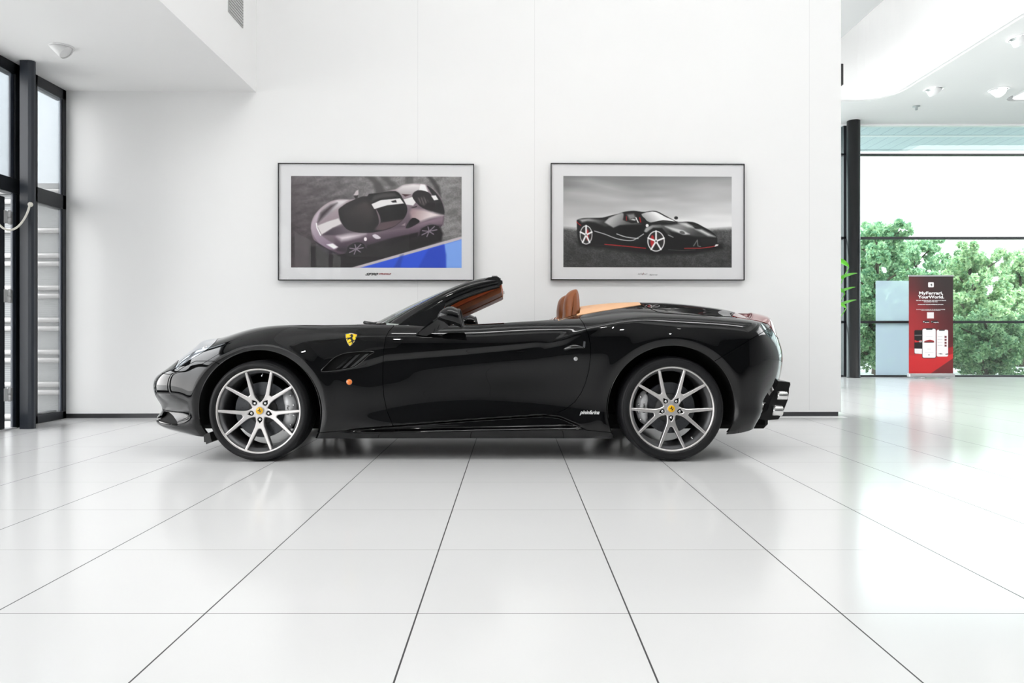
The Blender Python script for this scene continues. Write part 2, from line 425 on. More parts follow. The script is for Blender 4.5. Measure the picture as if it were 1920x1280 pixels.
# door portal (door_1) and the glazing going on towards and past the photographer
t = struct(thing('window_2', 'w', 'w')); del t['label'], t['category']
m = MB(); jamb(m, 4.4, 6.26, ZS - 0.10, ZS); jamb(m, 4.4, 6.26, 2.05, 2.18, XL - 0.09, XL + 0.01)
jamb(m, 6.19, 6.26, 2.18, ZS, XL - 0.03, XL); jamb(m, 6.20, 6.26, 0, 2.05, XL - 0.02, XL)
m.build('frame', blackm, t)
m = MB(); jamb(m, 6.15, 6.19, 2.18, ZS - 0.1, XL - 0.03, XL - 0.01); jamb(m, 6.165, 6.20, 0.0, 2.05, XL - 0.02, XL + 0.0)
m.build('glazing_bead', bluem, t)
m = MB(); m.box(XL - 0.026, XL - 0.020, 4.4, 6.17, 2.18, ZS - 0.1); m.build('pane', glass_mat('clear_glazing'), t)
t = struct(thing('window_3', 'w', 'w')); del t['label'], t['category']
m = MB()
for k in range(7):
    y = 4.4 - k * 2.0; jamb(m, y - 0.06, y + 0.06, 0, ZS)
jamb(m, YF, 4.4, ZS - 0.10, ZS); jamb(m, YF, 4.4, 0, 0.1); jamb(m, YF, 4.4, 2.05, 2.18); m.build('frame', blackm, t)
m = MB(); m.box(XL - 0.055, XL - 0.049, YF, 4.4, 0.1, ZS - 0.1); m.build('pane', lg, t)
# hinged door leaf
t = struct(thing('door_1', 'w', 'w')); del t['label'], t['category']
m = MB(); jamb(m, 5.99, 6.075, 0.012, 2.0, XL - 0.07, XL - 0.005); jamb(m, 4.55, 4.64, 0.012, 2.0, XL - 0.07, XL - 0.005)
jamb(m, 4.64, 5.99, 1.9, 2.0, XL - 0.07, XL - 0.005); jamb(m, 4.64, 5.99, 0.012, 0.14, XL - 0.07, XL - 0.005); m.build('leaf_frame', blackm, t)
m = MB(); m.box(XL - 0.04, XL - 0.034, 4.64, 5.99, 0.14, 1.9); m.build('pane', lg, t)
for z in (0.30, 1.15, 1.83):
    m = MB(); m.lathe([(0, -0.06), (0.016, -0.06), (0.016, -0.002), (0.013, -0.002), (0.013, 0.002), (0.016, 0.002), (0.016, 0.06), (0, 0.06)], (XL + 0.002, 6.115, z), 2, 14)
    m.box(XL - 0.012, XL - 0.004, 6.06, 6.17, z - 0.055, z + 0.055); m.build('hinge', mat('hinge_steel', (0.62, 0.62, 0.62), 0.35, 0.3), t)
# steel post
m = MB()
prof = [(-4.262, 6.122), (-4.19, 6.122), (-4.165, 6.128), (-4.152, 6.142), (-4.152, 6.165), (-4.305, 6.39), (XL - 0.09, 6.45), (XL - 0.09, 6.26), (-4.31, 6.25), (-4.262, 6.20)]
m.prism(prof, 2, 0, ZS - 0.003)
tag(m.build('steel_post', mat('post_steel', (0.022, 0.027, 0.036), 0.35)), 'square anthracite steel post standing between the left window panes', 'post')
# cable loop from the post to the door
t = thing('door_cable', 'thin white cable drooping from the steel post to the glass door', 'cable', (-4.15, 6.1, 1.93))
A = PX(56, 383, 6.11); B = PX(-14, 395, 5.92); pts = []
for k in range(25):
    s = k / 24; q = A.lerp(B, s); q.z -= 0.19 * (1 - (2 * s - 1) ** 2) ** 0.75; pts.append(q - Vector((-4.15, 6.1, 1.93)))
m = MB(); m.tube(pts, 0.0085, 8); m.build('cable', mat('cable_white', (0.8, 0.78, 0.7), 0.4), t)
m = MB(); m.lathe([(0, 0.0), (0.012, 0.0), (0.02, 0.008), (0.021, 0.02)], (A.x + 4.15, A.y - 6.1 - 0.008, A.z - 1.93), 1, 16); m.build('cable_gland', mat('cable_white'), t)
# aluminium threshold
m = MB(); m.box(XL - 0.1, XL + 0.04, 4.4, 6.16, 0.0, 0.012); struct(m.build('trim_2', mat('threshold_alu', (0.75, 0.75, 0.75), 0.3, 0.8)))

# ------------------------------------------------------------------ outside on the left: louvred wall with pairs of round rails
pm = bpy.data.materials.new('ribbed_cladding'); pm.use_nodes = True
n = pm.node_tree.nodes; L = pm.node_tree.links; b = n['Principled BSDF']
g = n.new('ShaderNodeNewGeometry'); sp = n.new('ShaderNodeSeparateXYZ'); L.new(g.outputs['Position'], sp.inputs[0])
s1 = mth('SINE', mth('MULTIPLY', sp.outputs[2], 2 * PI / 0.022)); s1 = mth('MULTIPLY_ADD', s1, 0.5, 0.5)
mx = n.new('ShaderNodeMixRGB'); mx.inputs[1].default_value = (0.10, 0.108, 0.112, 1); mx.inputs[2].default_value = (0.16, 0.17, 0.175, 1)
L.new(s1, mx.inputs[0]); L.new(mx.outputs[0], b.inputs['Base Color']); b.inputs['Roughness'].default_value = 0.4
t = thing('cladding_screen', 'pale ribbed metal screen with paired round rails outside the left window', 'screen', (-5.6, 7.5, 0))
m = MB(); m.box(-1.0, 1.1, 0.0, 0.06, -0.1, 2.42); m.build('panel', pm, t)
kk = 7.5 / F
for py in (360, 379, 433, 480, 495, 540, 555, 600, 616, 660, 675, 720, 735, 780):
    z = CAMZ - (py - HY) * kk; m = MB(); m.tube([(-1.0, -0.02, z), (1.1, -0.02, z)], 0.028, 14); m.build('rail', mat('rail_alu', (0.36, 0.36, 0.36), 0.3, 0.3), t)
m = MB(); m.box(-6.9, -4.45, 7.50, 7.56, 2.42, 4.2)
tag(m.build('upper_panel', mat('pale_blue_panel', (0.33, 0.37, 0.40), 0.35)), 'smooth pale blue facade panel above the ribbed screen outside the left window', 'facade panel')
m = MB(); m.box(-30, XL - 0.12, -12, 30, -0.3, -0.1); struct(m.build('ground_left', mat('outside_paving', (0.45, 0.45, 0.44), 0.8, noise=0.1)))
# ------------------------------------------------------------------ far glazing on the right
t = struct(thing('window_4', 'w', 'w')); del t['label'], t['category']
kr = YB / F
def zr(py): return CAMZ - (py - HY) * kr
def xr(px): return (px - 960) * kr
m = MB(); XA = 3.0
m.bbox(xr(1581), xr(1588), YB - 0.02, YB + 0.12, 0, ZC, 0.004)
for py, h in ((289.5, 0.034), (446, 0.044), (603.5, 0.044)): m.bbox(XA, XR, YB - 0.02, YB + 0.10, zr(py) - h / 2, zr(py) + h / 2, 0.004)
m.bbox(XA, XR, YB - 0.01, YB + 0.10, 0, 0.03, 0.004)
for px in (1985, 2360): m.bbox(xr(px), xr(px + 7), YB - 0.02, YB + 0.12, 0, ZC, 0.004)
m.build('frame', blackm, t)
m = MB(); m.box(XA, XR, YB - 0.03, YB + 0.1, zr(236), zr(230)); m.build('head_trim', mat('white_trim', (0.88, 0.88, 0.88), 0.4), t)
m = MB(); m.box(XA, XR, YB + 0.03, YB + 0.04, 0.02, ZC); m.build('pane', glass_mat('green_tinted_glazing', (0.72, 0.785, 0.785), 0.10), t)
m = MB(); m.box(xr(1643), xr(1712), YB + 0.022, YB + 0.026, zr(703), zr(526)); m.build('reflection_panel', None or bpy.data.materials.new('reflection_panel'), t)  # translucent sheet that imitates a pale reflection on the glass
fr = bpy.data.materials['reflection_panel']; fr.use_nodes = True; n = fr.node_tree.nodes; L = fr.node_tree.links
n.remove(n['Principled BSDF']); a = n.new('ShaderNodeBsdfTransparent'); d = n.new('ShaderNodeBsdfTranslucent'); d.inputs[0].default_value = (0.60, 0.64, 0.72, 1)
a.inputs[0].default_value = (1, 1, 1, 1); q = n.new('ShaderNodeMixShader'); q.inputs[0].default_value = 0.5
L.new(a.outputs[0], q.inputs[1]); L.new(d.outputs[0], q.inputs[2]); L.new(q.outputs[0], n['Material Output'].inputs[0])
# white head above glass
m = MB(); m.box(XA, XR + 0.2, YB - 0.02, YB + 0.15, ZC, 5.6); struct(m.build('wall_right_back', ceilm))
# round black column
m = MB(); cx = (xr(1588) + xr(1611)) / 2 * 0.985; m.lathe([(0.001, 0.0), (0.125, 0.0), (0.125, 0.012), (0.118, 0.014), (0.118, ZC - 0.001), (0.001, ZC - 0.001)], (cx, YB - 0.22, 0), 2, 40)
tag(m.build('round_column', mat('column_black', (0.010, 0.010, 0.011), 0.3)), 'slim round black column standing in front of the right glazing', 'column')
# canopy outside
sm = bpy.data.materials.new('canopy_boards'); sm.use_nodes = True; n = sm.node_tree.nodes; L = sm.node_tree.links; b = n['Principled BSDF']
g = n.new('ShaderNodeNewGeometry'); sp = n.new('ShaderNodeSeparateXYZ'); L.new(g.outputs['Position'], sp.inputs[0])
v = mth('SUBTRACT', sp.outputs[0], mth('MULTIPLY', sp.outputs[1], 0.0)); v = mth('DIVIDE', v, 0.26); v = mth('FRACT', v)
e = mth('LESS_THAN', v, 0.05)
mx = n.new('ShaderNodeMixRGB'); mx.inputs[1].default_value = (0.66, 0.76, 0.80, 1); mx.inputs[2].default_value = (0.38, 0.47, 0.51, 1)
L.new(e, mx.inputs[0]); L.new(mx.outputs[0], b.inputs['Base Color']); b.inputs['Roughness'].default_value = 0.6
t = thing('entrance_canopy', 'pale boarded canopy soffit outside above the right glazing', 'canopy', (8.5, 14.6, 4.9))
m = MB(); m.box(-5.5, 9, -0.85, 1.05, 0.0, 0.06); m.build('soffit', sm, t)
m = MB(); m.box(-5.5, 9, -0.10, 0.04, -0.006, 0.0); m.build('reflected_band', mat('canopy_white', (0.85, 0.87, 0.88), 0.5), t)  # flat white strip painting a reflected bright band across the soffit
m = MB(); m.box(-5.5, 9, 1.05, 1.15, -0.02, 0.4); m.build('fascia', mat('canopy_white'), t)
# ------------------------------------------------------------------ roll-up banner
kb = 13.15 / F; bx0, bx1 = (1704 - 960) * kb, (1787 - 960) * kb; bw = bx1 - bx0; bz1 = CAMZ - (517 - HY) * kb; bz0 = CAMZ - (700 - HY) * kb
t = thing('roll_up_banner', 'red roll-up banner with white headline and three phone pictures by the glazing', 'banner', ((bx0 + bx1) / 2, 13.15, 0))
def srgb2lin(a): a = np.asarray(a, float) / 255.0; return np.where(a <= 0.04045, a / 12.92, ((a + 0.055) / 1.055) ** 2.4)
class Paint:
    """a printed picture: colours computed per point of a fine mesh"""
    def __init__(s, w, h, x0, y0, x1, y1, bg):
        s.w, s.h = w, h; gx, gy = np.meshgrid(np.linspace(x0, x1, w), np.linspace(y0, y1, h)); s.P = np.stack([gx.ravel(), gy.ravel()], 1)
        s.c = np.tile(np.array(bg, float), (w * h, 1)); s.px = (x1 - x0) / w
    def mask(s, poly, soft=1.0, smooth=0):
        if smooth: poly = smooth_poly(poly, smooth)
        poly = np.asarray(poly, float); lo = poly.min(0) - 6 * s.px * soft - 2; hi = poly.max(0) + 6 * s.px * soft + 2
        sel = np.where((s.P > lo).all(1) & (s.P < hi).all(1))[0]; a = np.zeros(len(s.P))
        if len(sel): a[sel] = np.clip(0.5 + sdf_poly(s.P[sel], poly) / (2 * s.px * soft), 0, 1)
        return a
    def put(s, a, col, col2=None, p0=None, p1=None):
        c = np.tile(np.array(col, float), (len(s.P), 1))
        if col2 is not None:
            p0 = np.array(p0, float); d = np.array(p1, float) - p0; tt = np.clip(((s.P - p0) @ d) / (d @ d), 0, 1)[:, None]
            c = c * (1 - tt) + np.array(col2, float) * tt
        s.c = s.c * (1 - a[:, None]) + c * a[:, None]
    def poly(s, pts, col, col2=None, p0=None, p1=None, soft=1.0, smooth=0, alpha=1.0): s.put(s.mask(pts, soft, smooth) * alpha, col, col2, p0, p1)
    def ell(s, cx, cy, rx, ry, col, rot=0, soft=1.0, alpha=1.0):
        an = np.linspace(0, 2 * PI, 40, endpoint=False); x = np.cos(an) * rx; y = np.sin(an) * ry; r = math.radians(rot)
        s.poly(np.stack([cx + x * math.cos(r) - y * math.sin(r), cy + x * math.sin(r) + y * math.cos(r)], 1), col, soft=soft, alpha=alpha)
    def stroke(s, pts, wd, col, soft=1.0, alpha=1.0, smooth=0):
        if smooth: pts = smooth_poly(pts, smooth, False)
        pts = np.asarray(pts, float); d = np.full(len(s.P), 1e9)
        for i in range(len(pts) - 1):
            a, b_ = pts[i], pts[i + 1]; e = b_ - a; q = s.P - a; tt = np.clip((q @ e) / max(e @ e, 1e-9), 0, 1)
            d = np.minimum(d, np.hypot(*(q - tt[:, None] * e).T))
        s.put(np.clip(0.5 + (wd / 2 - d) / (2 * s.px * soft), 0, 1) * alpha, col)
    def noise(s, amt, sx, sy, seed=1, ang=0.0, mask=None):
        r = np.random.RandomState(seed); w, h = int(sx), int(sy); g = r.rand(h + 2, w + 2)
        x = (s.P[:, 0] - s.P[:, 0].min()) / np.ptp(s.P[:, 0]) * (w - 1); y = (s.P[:, 1] - s.P[:, 1].min()) / np.ptp(s.P[:, 1]) * (h - 1)
        if ang: x, y = x, y + x * ang; y = y % (h - 1)
        i, j = x.astype(int), y.astype(int); u, v_ = x - i, y - j
        q = g[j, i] * (1 - u) * (1 - v_) + g[j, i + 1] * u * (1 - v_) + g[j + 1, i] * (1 - u) * v_ + g[j + 1, i + 1] * u * v_
        f = (1 + amt * (q - 0.5) * 2)[:, None]
        if mask is not None: f = 1 + (f - 1) * mask[:, None]
        s.c = np.clip(s.c * f, 0, 255)
    def mesh(s, name, W, H, M, m, parent, x0=None):
        gx, gz = np.meshgrid(np.linspace(-W / 2, W / 2, s.w), np.linspace(H / 2, -H / 2, s.h))
        V = np.stack([gx.ravel(), np.zeros(s.w * s.h), gz.ravel()], 1)
        V = V @ np.array(M.to_3x3()).T + np.array(M.translation)
        idx = np.arange(s.w * s.h).reshape(s.h, s.w); Fq = np.stack([idx[:-1, :-1], idx[1:, :-1], idx[1:, 1:], idx[:-1, 1:]], -1).reshape(-1, 4).tolist()
        c4 = np.concatenate([srgb2lin(s.c), np.ones((len(s.c), 1))], 1)
        return mkmesh(name, V, Fq, m, parent=parent, cols=c4)
p = Paint(170, 380, 0, 0, 900, 2000, (110, 20, 25))       # 900 x 2000 units
p.poly([(-20, -20), (920, -20), (920, 2020), (-20, 2020)], (150, 30, 35), (45, 28, 28), (0, 1200), (900, 300))
p.ell(760, 250, 420, 360, (38, 26, 26), soft=40, alpha=0.6); p.ell(60, 1000, 330, 500, (160, 34, 38), soft=40, alpha=0.7)
p.ell(820, 1150, 200, 420, (70, 14, 20), soft=30, alpha=0.6)
p.poly([(-20, 1500), (920, 1560), (920, 2020), (-20, 2020)], (190, 34, 38)); p.poly([(-20, 1480), (140, 1490), (140, 1640), (-20, 1640)], (175, 34, 36), soft=3)
p.poly([(560, 1560), (920, 1440), (920, 1640), (500, 1700)], (150, 20, 26), soft=2)
p.poly([(0, 1630), (250, 1640), (480, 1680), (900, 1600), (900, 1690), (450, 2020), (-20, 2020)], (196, 34, 38), soft=1.5)
p.poly([(920, 1675), (920, 2020), (420, 2020)], (112, 30, 34))
def rrect(x0, y0, x1, y1, r):
    o = []
    for cx, cy, a in ((x1 - r, y1 - r, 0), (x0 + r, y1 - r, 90), (x0 + r, y0 + r, 180), (x1 - r, y0 + r, 270)):
        o += [(cx + r * math.cos(math.radians(a + k * 22.5)), cy + r * math.sin(math.radians(a + k * 22.5))) for k in range(5)]
    return o
p.poly(rrect(112, 1112, 300, 1600, 26), (14, 10, 12)); p.poly([(118, 1210), (280, 1205), (280, 1225), (118, 1228)], (120, 110, 110), soft=1)
p.poly([(118, 1310), (180, 1340), (270, 1310), (270, 1350), (118, 1365)], (200, 30, 34)); p.ell(240, 1345, 34, 20, (170, 160, 160)); p.poly([(116, 1490), (300, 1494), (300, 1606), (130, 1592), (116, 1570)], (232, 228, 228))
p.poly(rrect(566, 1104, 800, 1656, 30), (232, 228, 228)); p.poly([(610, 1104), (735, 1104), (725, 1124), (620, 1124)], (22, 16, 18))
for k in range(4): p.poly([(728, 1232 + k * 60), (768, 1232 + k * 60), (768, 1270 + k * 60), (728, 1270 + k * 60)], (95, 24, 30)); p.stroke([(590, 1244 + k * 60), (680, 1244 + k * 60)], 5, (170, 168, 170))
p.poly([(600, 1600), (650, 1588), (690, 1604), (650, 1608)], (40, 34, 36)); p.poly([(740, 1604), (795, 1590), (795, 1614), (750, 1614)], (40, 34, 36))
p.poly(rrect(270, 1075, 556, 1690, 36), (20, 12, 14)); p.poly(rrect(278, 1083, 548, 1680, 32), (238, 235, 236)); p.poly([(346, 1080), (486, 1080), (476, 1106), (356, 1106)], (20, 14, 16))
p.poly([(310, 1350), (350, 1326), (430, 1310), (500, 1328), (516, 1350), (500, 1366), (320, 1366)], (150, 26, 30), smooth=4); p.poly([(314, 1352), (500, 1350), (500, 1368), (330, 1368)], (30, 20, 22))
for y, a, b_ in ((1138, 360, 470), (1240, 350, 480), (1500, 380, 450), (1570, 330, 500)): p.stroke([(a, y), (b_, y)], 5, (190, 188, 190))
p.ell(410, 1620, 12, 12, (120, 116, 118))
p.poly(rrect(392, 128, 510, 232, 20), (236, 232, 232)); p.poly([(440, 185), (452, 165), (470, 158), (476, 190), (462, 215), (455, 190)], (60, 60, 60))
p.poly(rrect(370, 744, 510, 872, 4), (226, 220, 220))
p.poly(rrect(285, 920, 415, 960, 6), (12, 10, 10)); p.poly(rrect(450, 920, 590, 960, 6), (12, 10, 10)); p.ell(305, 940, 12, 12, (240, 240, 240)); p.poly([(462, 928), (480, 940), (462, 952)], (220, 230, 230))
HB = bz1 - bz0 - 0.005; bn = p.mesh('banner_print', bw, HB, Matrix.Translation((0, 0, (bz1 + bz0) / 2)), vcol_mat('banner_print', 0.5), t)
tm = mat('banner_lettering', (0.85, 0.84, 0.84), 0.5)
def bt(s, px, py, size, w_px, bold=0.0):
    o = text_mesh('lettering', s, size, Matrix.Identity(4), tm, bn, 0.0003, bold=bold)
    xs = [v.co.x for v in o.data.vertices]; ww = max(xs) - min(xs); cx = (max(xs) + min(xs)) / 2
    q = ((px - 960) * kb - (bx0 + bx1) / 2, -0.002, CAMZ - (py - HY) * kb)
    o.data.transform(facing(q) @ Matrix.Diagonal((w_px * kb / ww, 1, 1, 1)) @ Matrix.Translation((-cx, 0, 0)))
bt('MyFerrari,', 1745.6, 549.5, 0.076, 45, 0.0022); bt('YourWorld.', 1745.5, 556.8, 0.076, 49, 0.0022)
bt('THE NEW MYFERRARI APP: THE WORLD OF FERRARI', 1745.5, 563.2, 0.020, 56, 0.0006); bt('EXCLUSIVELY FOR YOU.', 1745.2, 565.7, 0.020, 26, 0.0006)
bt('DOWNLOAD THE NEW MYFERRARI APP NOW.', 1745, 570.9, 0.022, 48, 0.0008)
bt('SCAN THE CODE TO DOWNLOAD THE APP AND DISCOVER MORE', 1745, 580.1, 0.017, 54, 0.0002); bt('CONTACT YOUR DEALER FOR FURTHER INFORMATION', 1745, 582, 0.015, 36, 0.0002)
bt('App Store', 1738, 604.2, 0.022, 8, 0.0003); bt('Google Play', 1755, 604.2, 0.022, 9.5, 0.0003)
alu = mat('brushed_aluminium', (0.55, 0.55, 0.56), 0.35, 0.7)
m = MB(); m.bbox(-bw / 2 - 0.01, bw / 2 + 0.01, -0.012, 0.012, bz1 - 0.012, bz1 + 0.012, 0.003); m.build('top_rail', alu, t)
m = MB(); m.bbox(-bw / 2 - 0.012, bw / 2 + 0.012, -0.05, 0.05, 0.022, bz0 + 0.002, 0.012); m.build('base_cassette', alu, t)
for s in (-1, 1):
    m = MB(); m.bbox(s * 0.23 - 0.035, s * 0.23 + 0.035, -0.14, 0.12, 0.0, 0.022, 0.004); m.build('foot', alu, t)
m = MB(); m.tube([(0, 0.045, 0.05), (0, 0.045, bz1)], 0.012, 10); m.build('support_pole', alu, t)
# ------------------------------------------------------------------ plant behind the display wall
lm = mat('glossy_leaf', (0.10, 0.42, 0.02), 0.35, noise=0.35, nscale=8)
t = thing('potted_plant', 'broad-leaved green plant poking out from behind the display wall', 'plant', (4.72, 11.0, 0))
m = MB(); m.lathe([(0.001, 0), (0.17, 0), (0.20, 0.05), (0.23, 0.40), (0.24, 0.42), (0.215, 0.42), (0.205, 0.37), (0.001, 0.36)], (0, 0, 0), 2, 36); m.build('pot', mat('pot_black', (0.02, 0.02, 0.02), 0.35), t)
m = MB(); m.lathe([(0.001, 0.365), (0.10, 0.37), (0.207, 0.365)], (0, 0, 0), 2, 24); m.build('soil', mat('soil', (0.03, 0.02, 0.012), 0.95, bump=0.6), t)
def leaf(root, mid, tip, wd, stem_r=0.008):
    P0, P1, P2 = Vector(root), Vector(mid), Vector(tip); A = []
    ctr = [P0 * (1 - s) ** 2 + P1 * 2 * s * (1 - s) + P2 * s * s for s in [i / 16 for i in range(17)]]
    for i, c_ in enumerate(ctr):
        s = i / 16; tg = (ctr[min(i + 1, 16)] - ctr[max(i - 1, 0)]).normalized(); sd = tg.cross(Vector((0, 0.25, 1))).normalized(); up = sd.cross(tg)
        wv = wd * math.sin(PI * min(1, s ** 0.8)) ** 0.8 + 0.001
        A.append([c_ + sd * wv * u + up * (abs(u) * wv * 0.35) for u in (-1, -0.6, -0.2, 0, 0.2, 0.6, 1)])
    return A
import random as _r; rg = _r.Random(5)
def leafpart(px, py, rootz, wd, dirx):
    tip = PX(px, py, 10.85 + rg.uniform(-0.1, 0.1)) - Vector((4.72, 11.0, 0)); base = Vector((tip.x - dirx * 0.38, tip.y * 0.5, tip.z - 0.13 - rg.uniform(0, .05)))
    m = MB(); m.grid(leaf(base, (base + tip) / 2 + Vector((0, 0, 0.03)), tip, wd)); o = m.build('leaf', lm, t)
    m = MB(); m.tube([(0, 0, rootz), (base.x * 0.3, base.y * 0.3, base.z * 0.6), tuple(base)], 0.007, 6); m.build('leaf_stalk', lm, o)
for a in ((1608, 512, 0.4, 0.085, 1), (1604.5, 538, 0.4, 0.08, 1), (1606.5, 562, 0.4, 0.085, 1), (1552, 480, 0.4, 0.055, -1), (1540, 530, 0.4, 0.055, -1), (1560, 450, 0.4, 0.08, 1), (1545, 560, 0.4, 0.05, -1)): leafpart(*a)
# ------------------------------------------------------------------ downlights
dw = mat('downlight_white', (0.8, 0.8, 0.8), 0.4); dk = mat('downlight_recess', (0.03, 0.05, 0.05), 0.5)
de = mat('downlight_lens', (0.9, 0.9, 0.9), 0.3, emit=(1, 0.98, 0.95), estr=9.0)
def downlight(name, label, x, y, z, aim, r=0.085, on=True, power=0.0, grp=None, tgt=None):
    t = thing(name, label, 'downlight', (x, y, z), 0, grp)
    m = MB(); m.lathe([(r * 1.0, -0.001), (r * 1.0, -0.008), (r * 1.25, -0.006), (r * 1.28, -0.0005)], (0, 0, 0), 2, 32); m.build('trim_ring', dw, t)
    m = MB(); m.lathe([(0.001, -0.0015), (r, -0.0015)], (0, 0, 0), 2, 32); m.build('recess', dk, t)
    d = Vector(aim).normalized(); Q = d.to_track_quat('-Z', 'Y').to_matrix().to_4x4()
    m = MB(); m.lathe([(r * 0.84, 0.06), (r * 0.86, -0.050), (r * 0.80, -0.053), (r * 0.78, -0.045)], (0, 0, 0), 2, 32); o = m.build('lamp_head', dw, t)
    o.data.transform(Matrix.Translation((0, 0, -0.012)) @ Q)
    m = MB(); m.lathe([(r * 0.79, -0.043), (0.001, -0.043)], (0, 0, 0), 2, 32); o = m.build('lens', de if on else dw, t); o.data.transform(Matrix.Translation((0, 0, -0.012)) @ Q)
    if power and tgt: spot('downlight_beam', (x + d.x * 0.1, y + d.y * 0.1, z - 0.12), tgt, power, 50)
    return t
def pxz(px, py, z): Y = (z - CAMZ) * F / (HY - py); return (px - 960) * Y / F, Y
x, y = pxz(116, 88, ZS); downlight('downlight', 'tilted white downlight in the lowered left ceiling above the tall windows', x, y, ZS, (0.75, 0.1, -0.75), 0.075, False)
x, y = pxz(1751, 167, ZC); downlight('downlight', 'small tilted downlight, left one of the two in the distant right ceiling', x, y, ZC, (0.7, 0.3, -0.7), 0.125)
x, y = pxz(1873, 168, ZC); downlight('downlight', 'round glowing downlight, right one of the two in the distant right ceiling', x, y, ZC, (0.15, -0.75, -0.75), 0.125)
x, y = pxz(1912, 72, ZC); downlight('downlight', 'large tilted downlight cut by the right edge of the photo, nearest the camera', x, y, ZC, (0.7, 0.2, -0.7), 0.125)
x, y = pxz(1718, 199, ZC); m = MB(); m.lathe([(0.001, 0), (0.06, 0), (0.06, -0.01), (0.02, -0.02), (0.02, -0.07), (0.001, -0.07)], (x, y, ZC), 2, 16)
tag(m.build('sprinkler_head', mat('sprinkler_grey', (0.3, 0.33, 0.33), 0.4, 0.5)), 'tiny grey sprinkler head in the distant right ceiling', 'sprinkler')
for k, (x, y, tg, pw) in enumerate([(-1.2, 0.2, (-1.6, 7, 3.2), 16), (0.9, 0.2, (0.4, 7, 3.4), 16), (2.8, 0.2, (2.6, 7, 3.2), 16), (-1.8, -1.6, (-1.4, 5, 0.6), 40), (0.6, -1.6, (0.2, 5, 0.6), 40), (2.6, -1.6, (1.4, 5, .6), 40)]):
    downlight('downlight', ('left', 'middle', 'right')[k % 3] + ' glowing downlight of the ' + ('front' if k < 3 else 'rear') + ' row in the low ceiling behind the camera', x, y, ZC, Vector(tg) - Vector((x, y, ZC)), 0.11, True, pw, None, tg)
# ------------------------------------------------------------------ pictures
vm1 = vcol_mat('photo_print', 0.45); mount = mat('picture_mount', (0.80, 0.80, 0.81), 0.6); fram = mat('picture_frame_black', (0.01, 0.01, 0.012), 0.4)
def picture(px0, px1, py0, py1, prt, paint, label):
    cx = ((px0 + px1) / 2 - 960) * 6.96 / F; Yf = wy(cx) - 0.05; W = (px1 - px0) * Yf / F; H = (py1 - py0) * Yf / F; cz = CAMZ - ((py0 + py1) / 2 - HY) * Yf / F; cx = ((px0 + px1) / 2 - 960) * Yf / F
    t = thing('framed_picture', label, 'picture', (cx, wy(cx), cz), WA); D = wy(cx) - Yf
    m = MB(); fw = 0.008
    for a in ((-W / 2, -W / 2 + fw, -H / 2, H / 2), (W / 2 - fw, W / 2, -H / 2, H / 2), (-W / 2 + fw, W / 2 - fw, -H / 2, -H / 2 + fw), (-W / 2 + fw, W / 2 - fw, H / 2 - fw, H / 2)): m.box(a[0], a[1], -D, -0.004, a[2], a[3])
    m.build('frame', fram, t)
    m = MB(); m.box(-W / 2 + fw, W / 2 - fw, -D + 0.012, -0.006, -H / 2 + fw, H / 2 - fw); m.build('mount', mount, t)
    q0, q1, r0, r1 = prt; k = Yf / F; w = (q1 - q0) * k; h = (r1 - r0) * k; pcx = ((q0 + q1) / 2 - (px0 + px1) / 2) * k; pcz = -((r0 + r1) / 2 - (py0 + py1) / 2) * k
    pr = paint.mesh('print', w, h, Matrix.Translation((pcx, -D + 0.0105, pcz)), vm1, t)
    m = MB(); m.box(-W / 2 + fw, W / 2 - fw, -D + 0.003, -D + 0.005, -H / 2 + fw, H / 2 - fw); m.build('glass_pane', glass_mat('picture_glass', (1, 1, 1), 0.02, 0.0, 0.12), t)
    return t, k, (px0 + px1) / 2, (py0 + py1) / 2, D
# left print: silver-violet sports car seen from above on asphalt
p = Paint(430, 232, 178, 172, 1747, 1018, (88, 86, 86))
p.poly([(0, 0), (1900, 0), (1900, 1200), (0, 1200)], (118, 116, 116), (58, 50, 54), (1000, 172), (300, 1018)); p.noise(0.16, 26, 34, 3, 0.5); p.noise(0.10, 200, 120, 4)
p.poly([(860, 172), (940, 172), (1020, 260), (1040, 330), (960, 340), (930, 240)], (70, 68, 68), soft=4, alpha=.8); p.poly([(1000, 172), (1060, 172), (1160, 260), (1100, 280)], (74, 72, 72), soft=4, alpha=.7)
p.poly([(1420, 172), (1470, 172), (1540, 260), (1560, 370), (1510, 300), (1470, 230)], (62, 60, 60), soft=3, alpha=.8); p.poly([(1230, 172), (1300, 172), (1300, 240), (1230, 240)], (78, 76, 76), soft=3, alpha=.6)
p.poly([(355, 1030), (345, 820), (600, 830), (1100, 700), (1540, 620), (1575, 700), (1560, 770), (1300, 860), (800, 1030)], (34, 30, 32), soft=3)
p.poly([(690, 1030), (1760, 722), (1760, 1030)], (176, 168, 172)); p.poly([(790, 1025), (1760, 750), (1760, 1030)], (52, 84, 190)); p.noise(0.0, 10, 10, 5)
p.poly([(1590, 800), (1760, 750), (1760, 1030), (1605, 1030)], (118, 152, 212), soft=2); p.poly([(1440, 845), (1580, 800), (1605, 900), (1600, 1030), (1340, 1030)], (44, 70, 168), soft=3, alpha=.8)
p.poly([(1180, 905), (1210, 895), (1180, 1020), (1120, 1020)], (44, 66, 150), soft=3, alpha=.7)
body = [(360, 655), (372, 575), (410, 510), (470, 450), (550, 402), (640, 386), (730, 388), (840, 360), (960, 328), (1080, 305), (1150, 285), (1210, 250), (1300, 240), (1400, 242), (1470, 275), (1540, 345), (1580, 430), (1586, 530), (1575, 610), (1540, 650), (1530, 625), (1450, 615), (1375, 655), (1340, 730), (1100, 790), (880, 838), (850, 800), (780, 780), (700, 820), (680, 880), (620, 895), (520, 888), (430, 820), (378, 745)]
p.poly(body, (158, 146, 150), (70, 58, 68), (900, 330), (1050, 800), smooth=3)
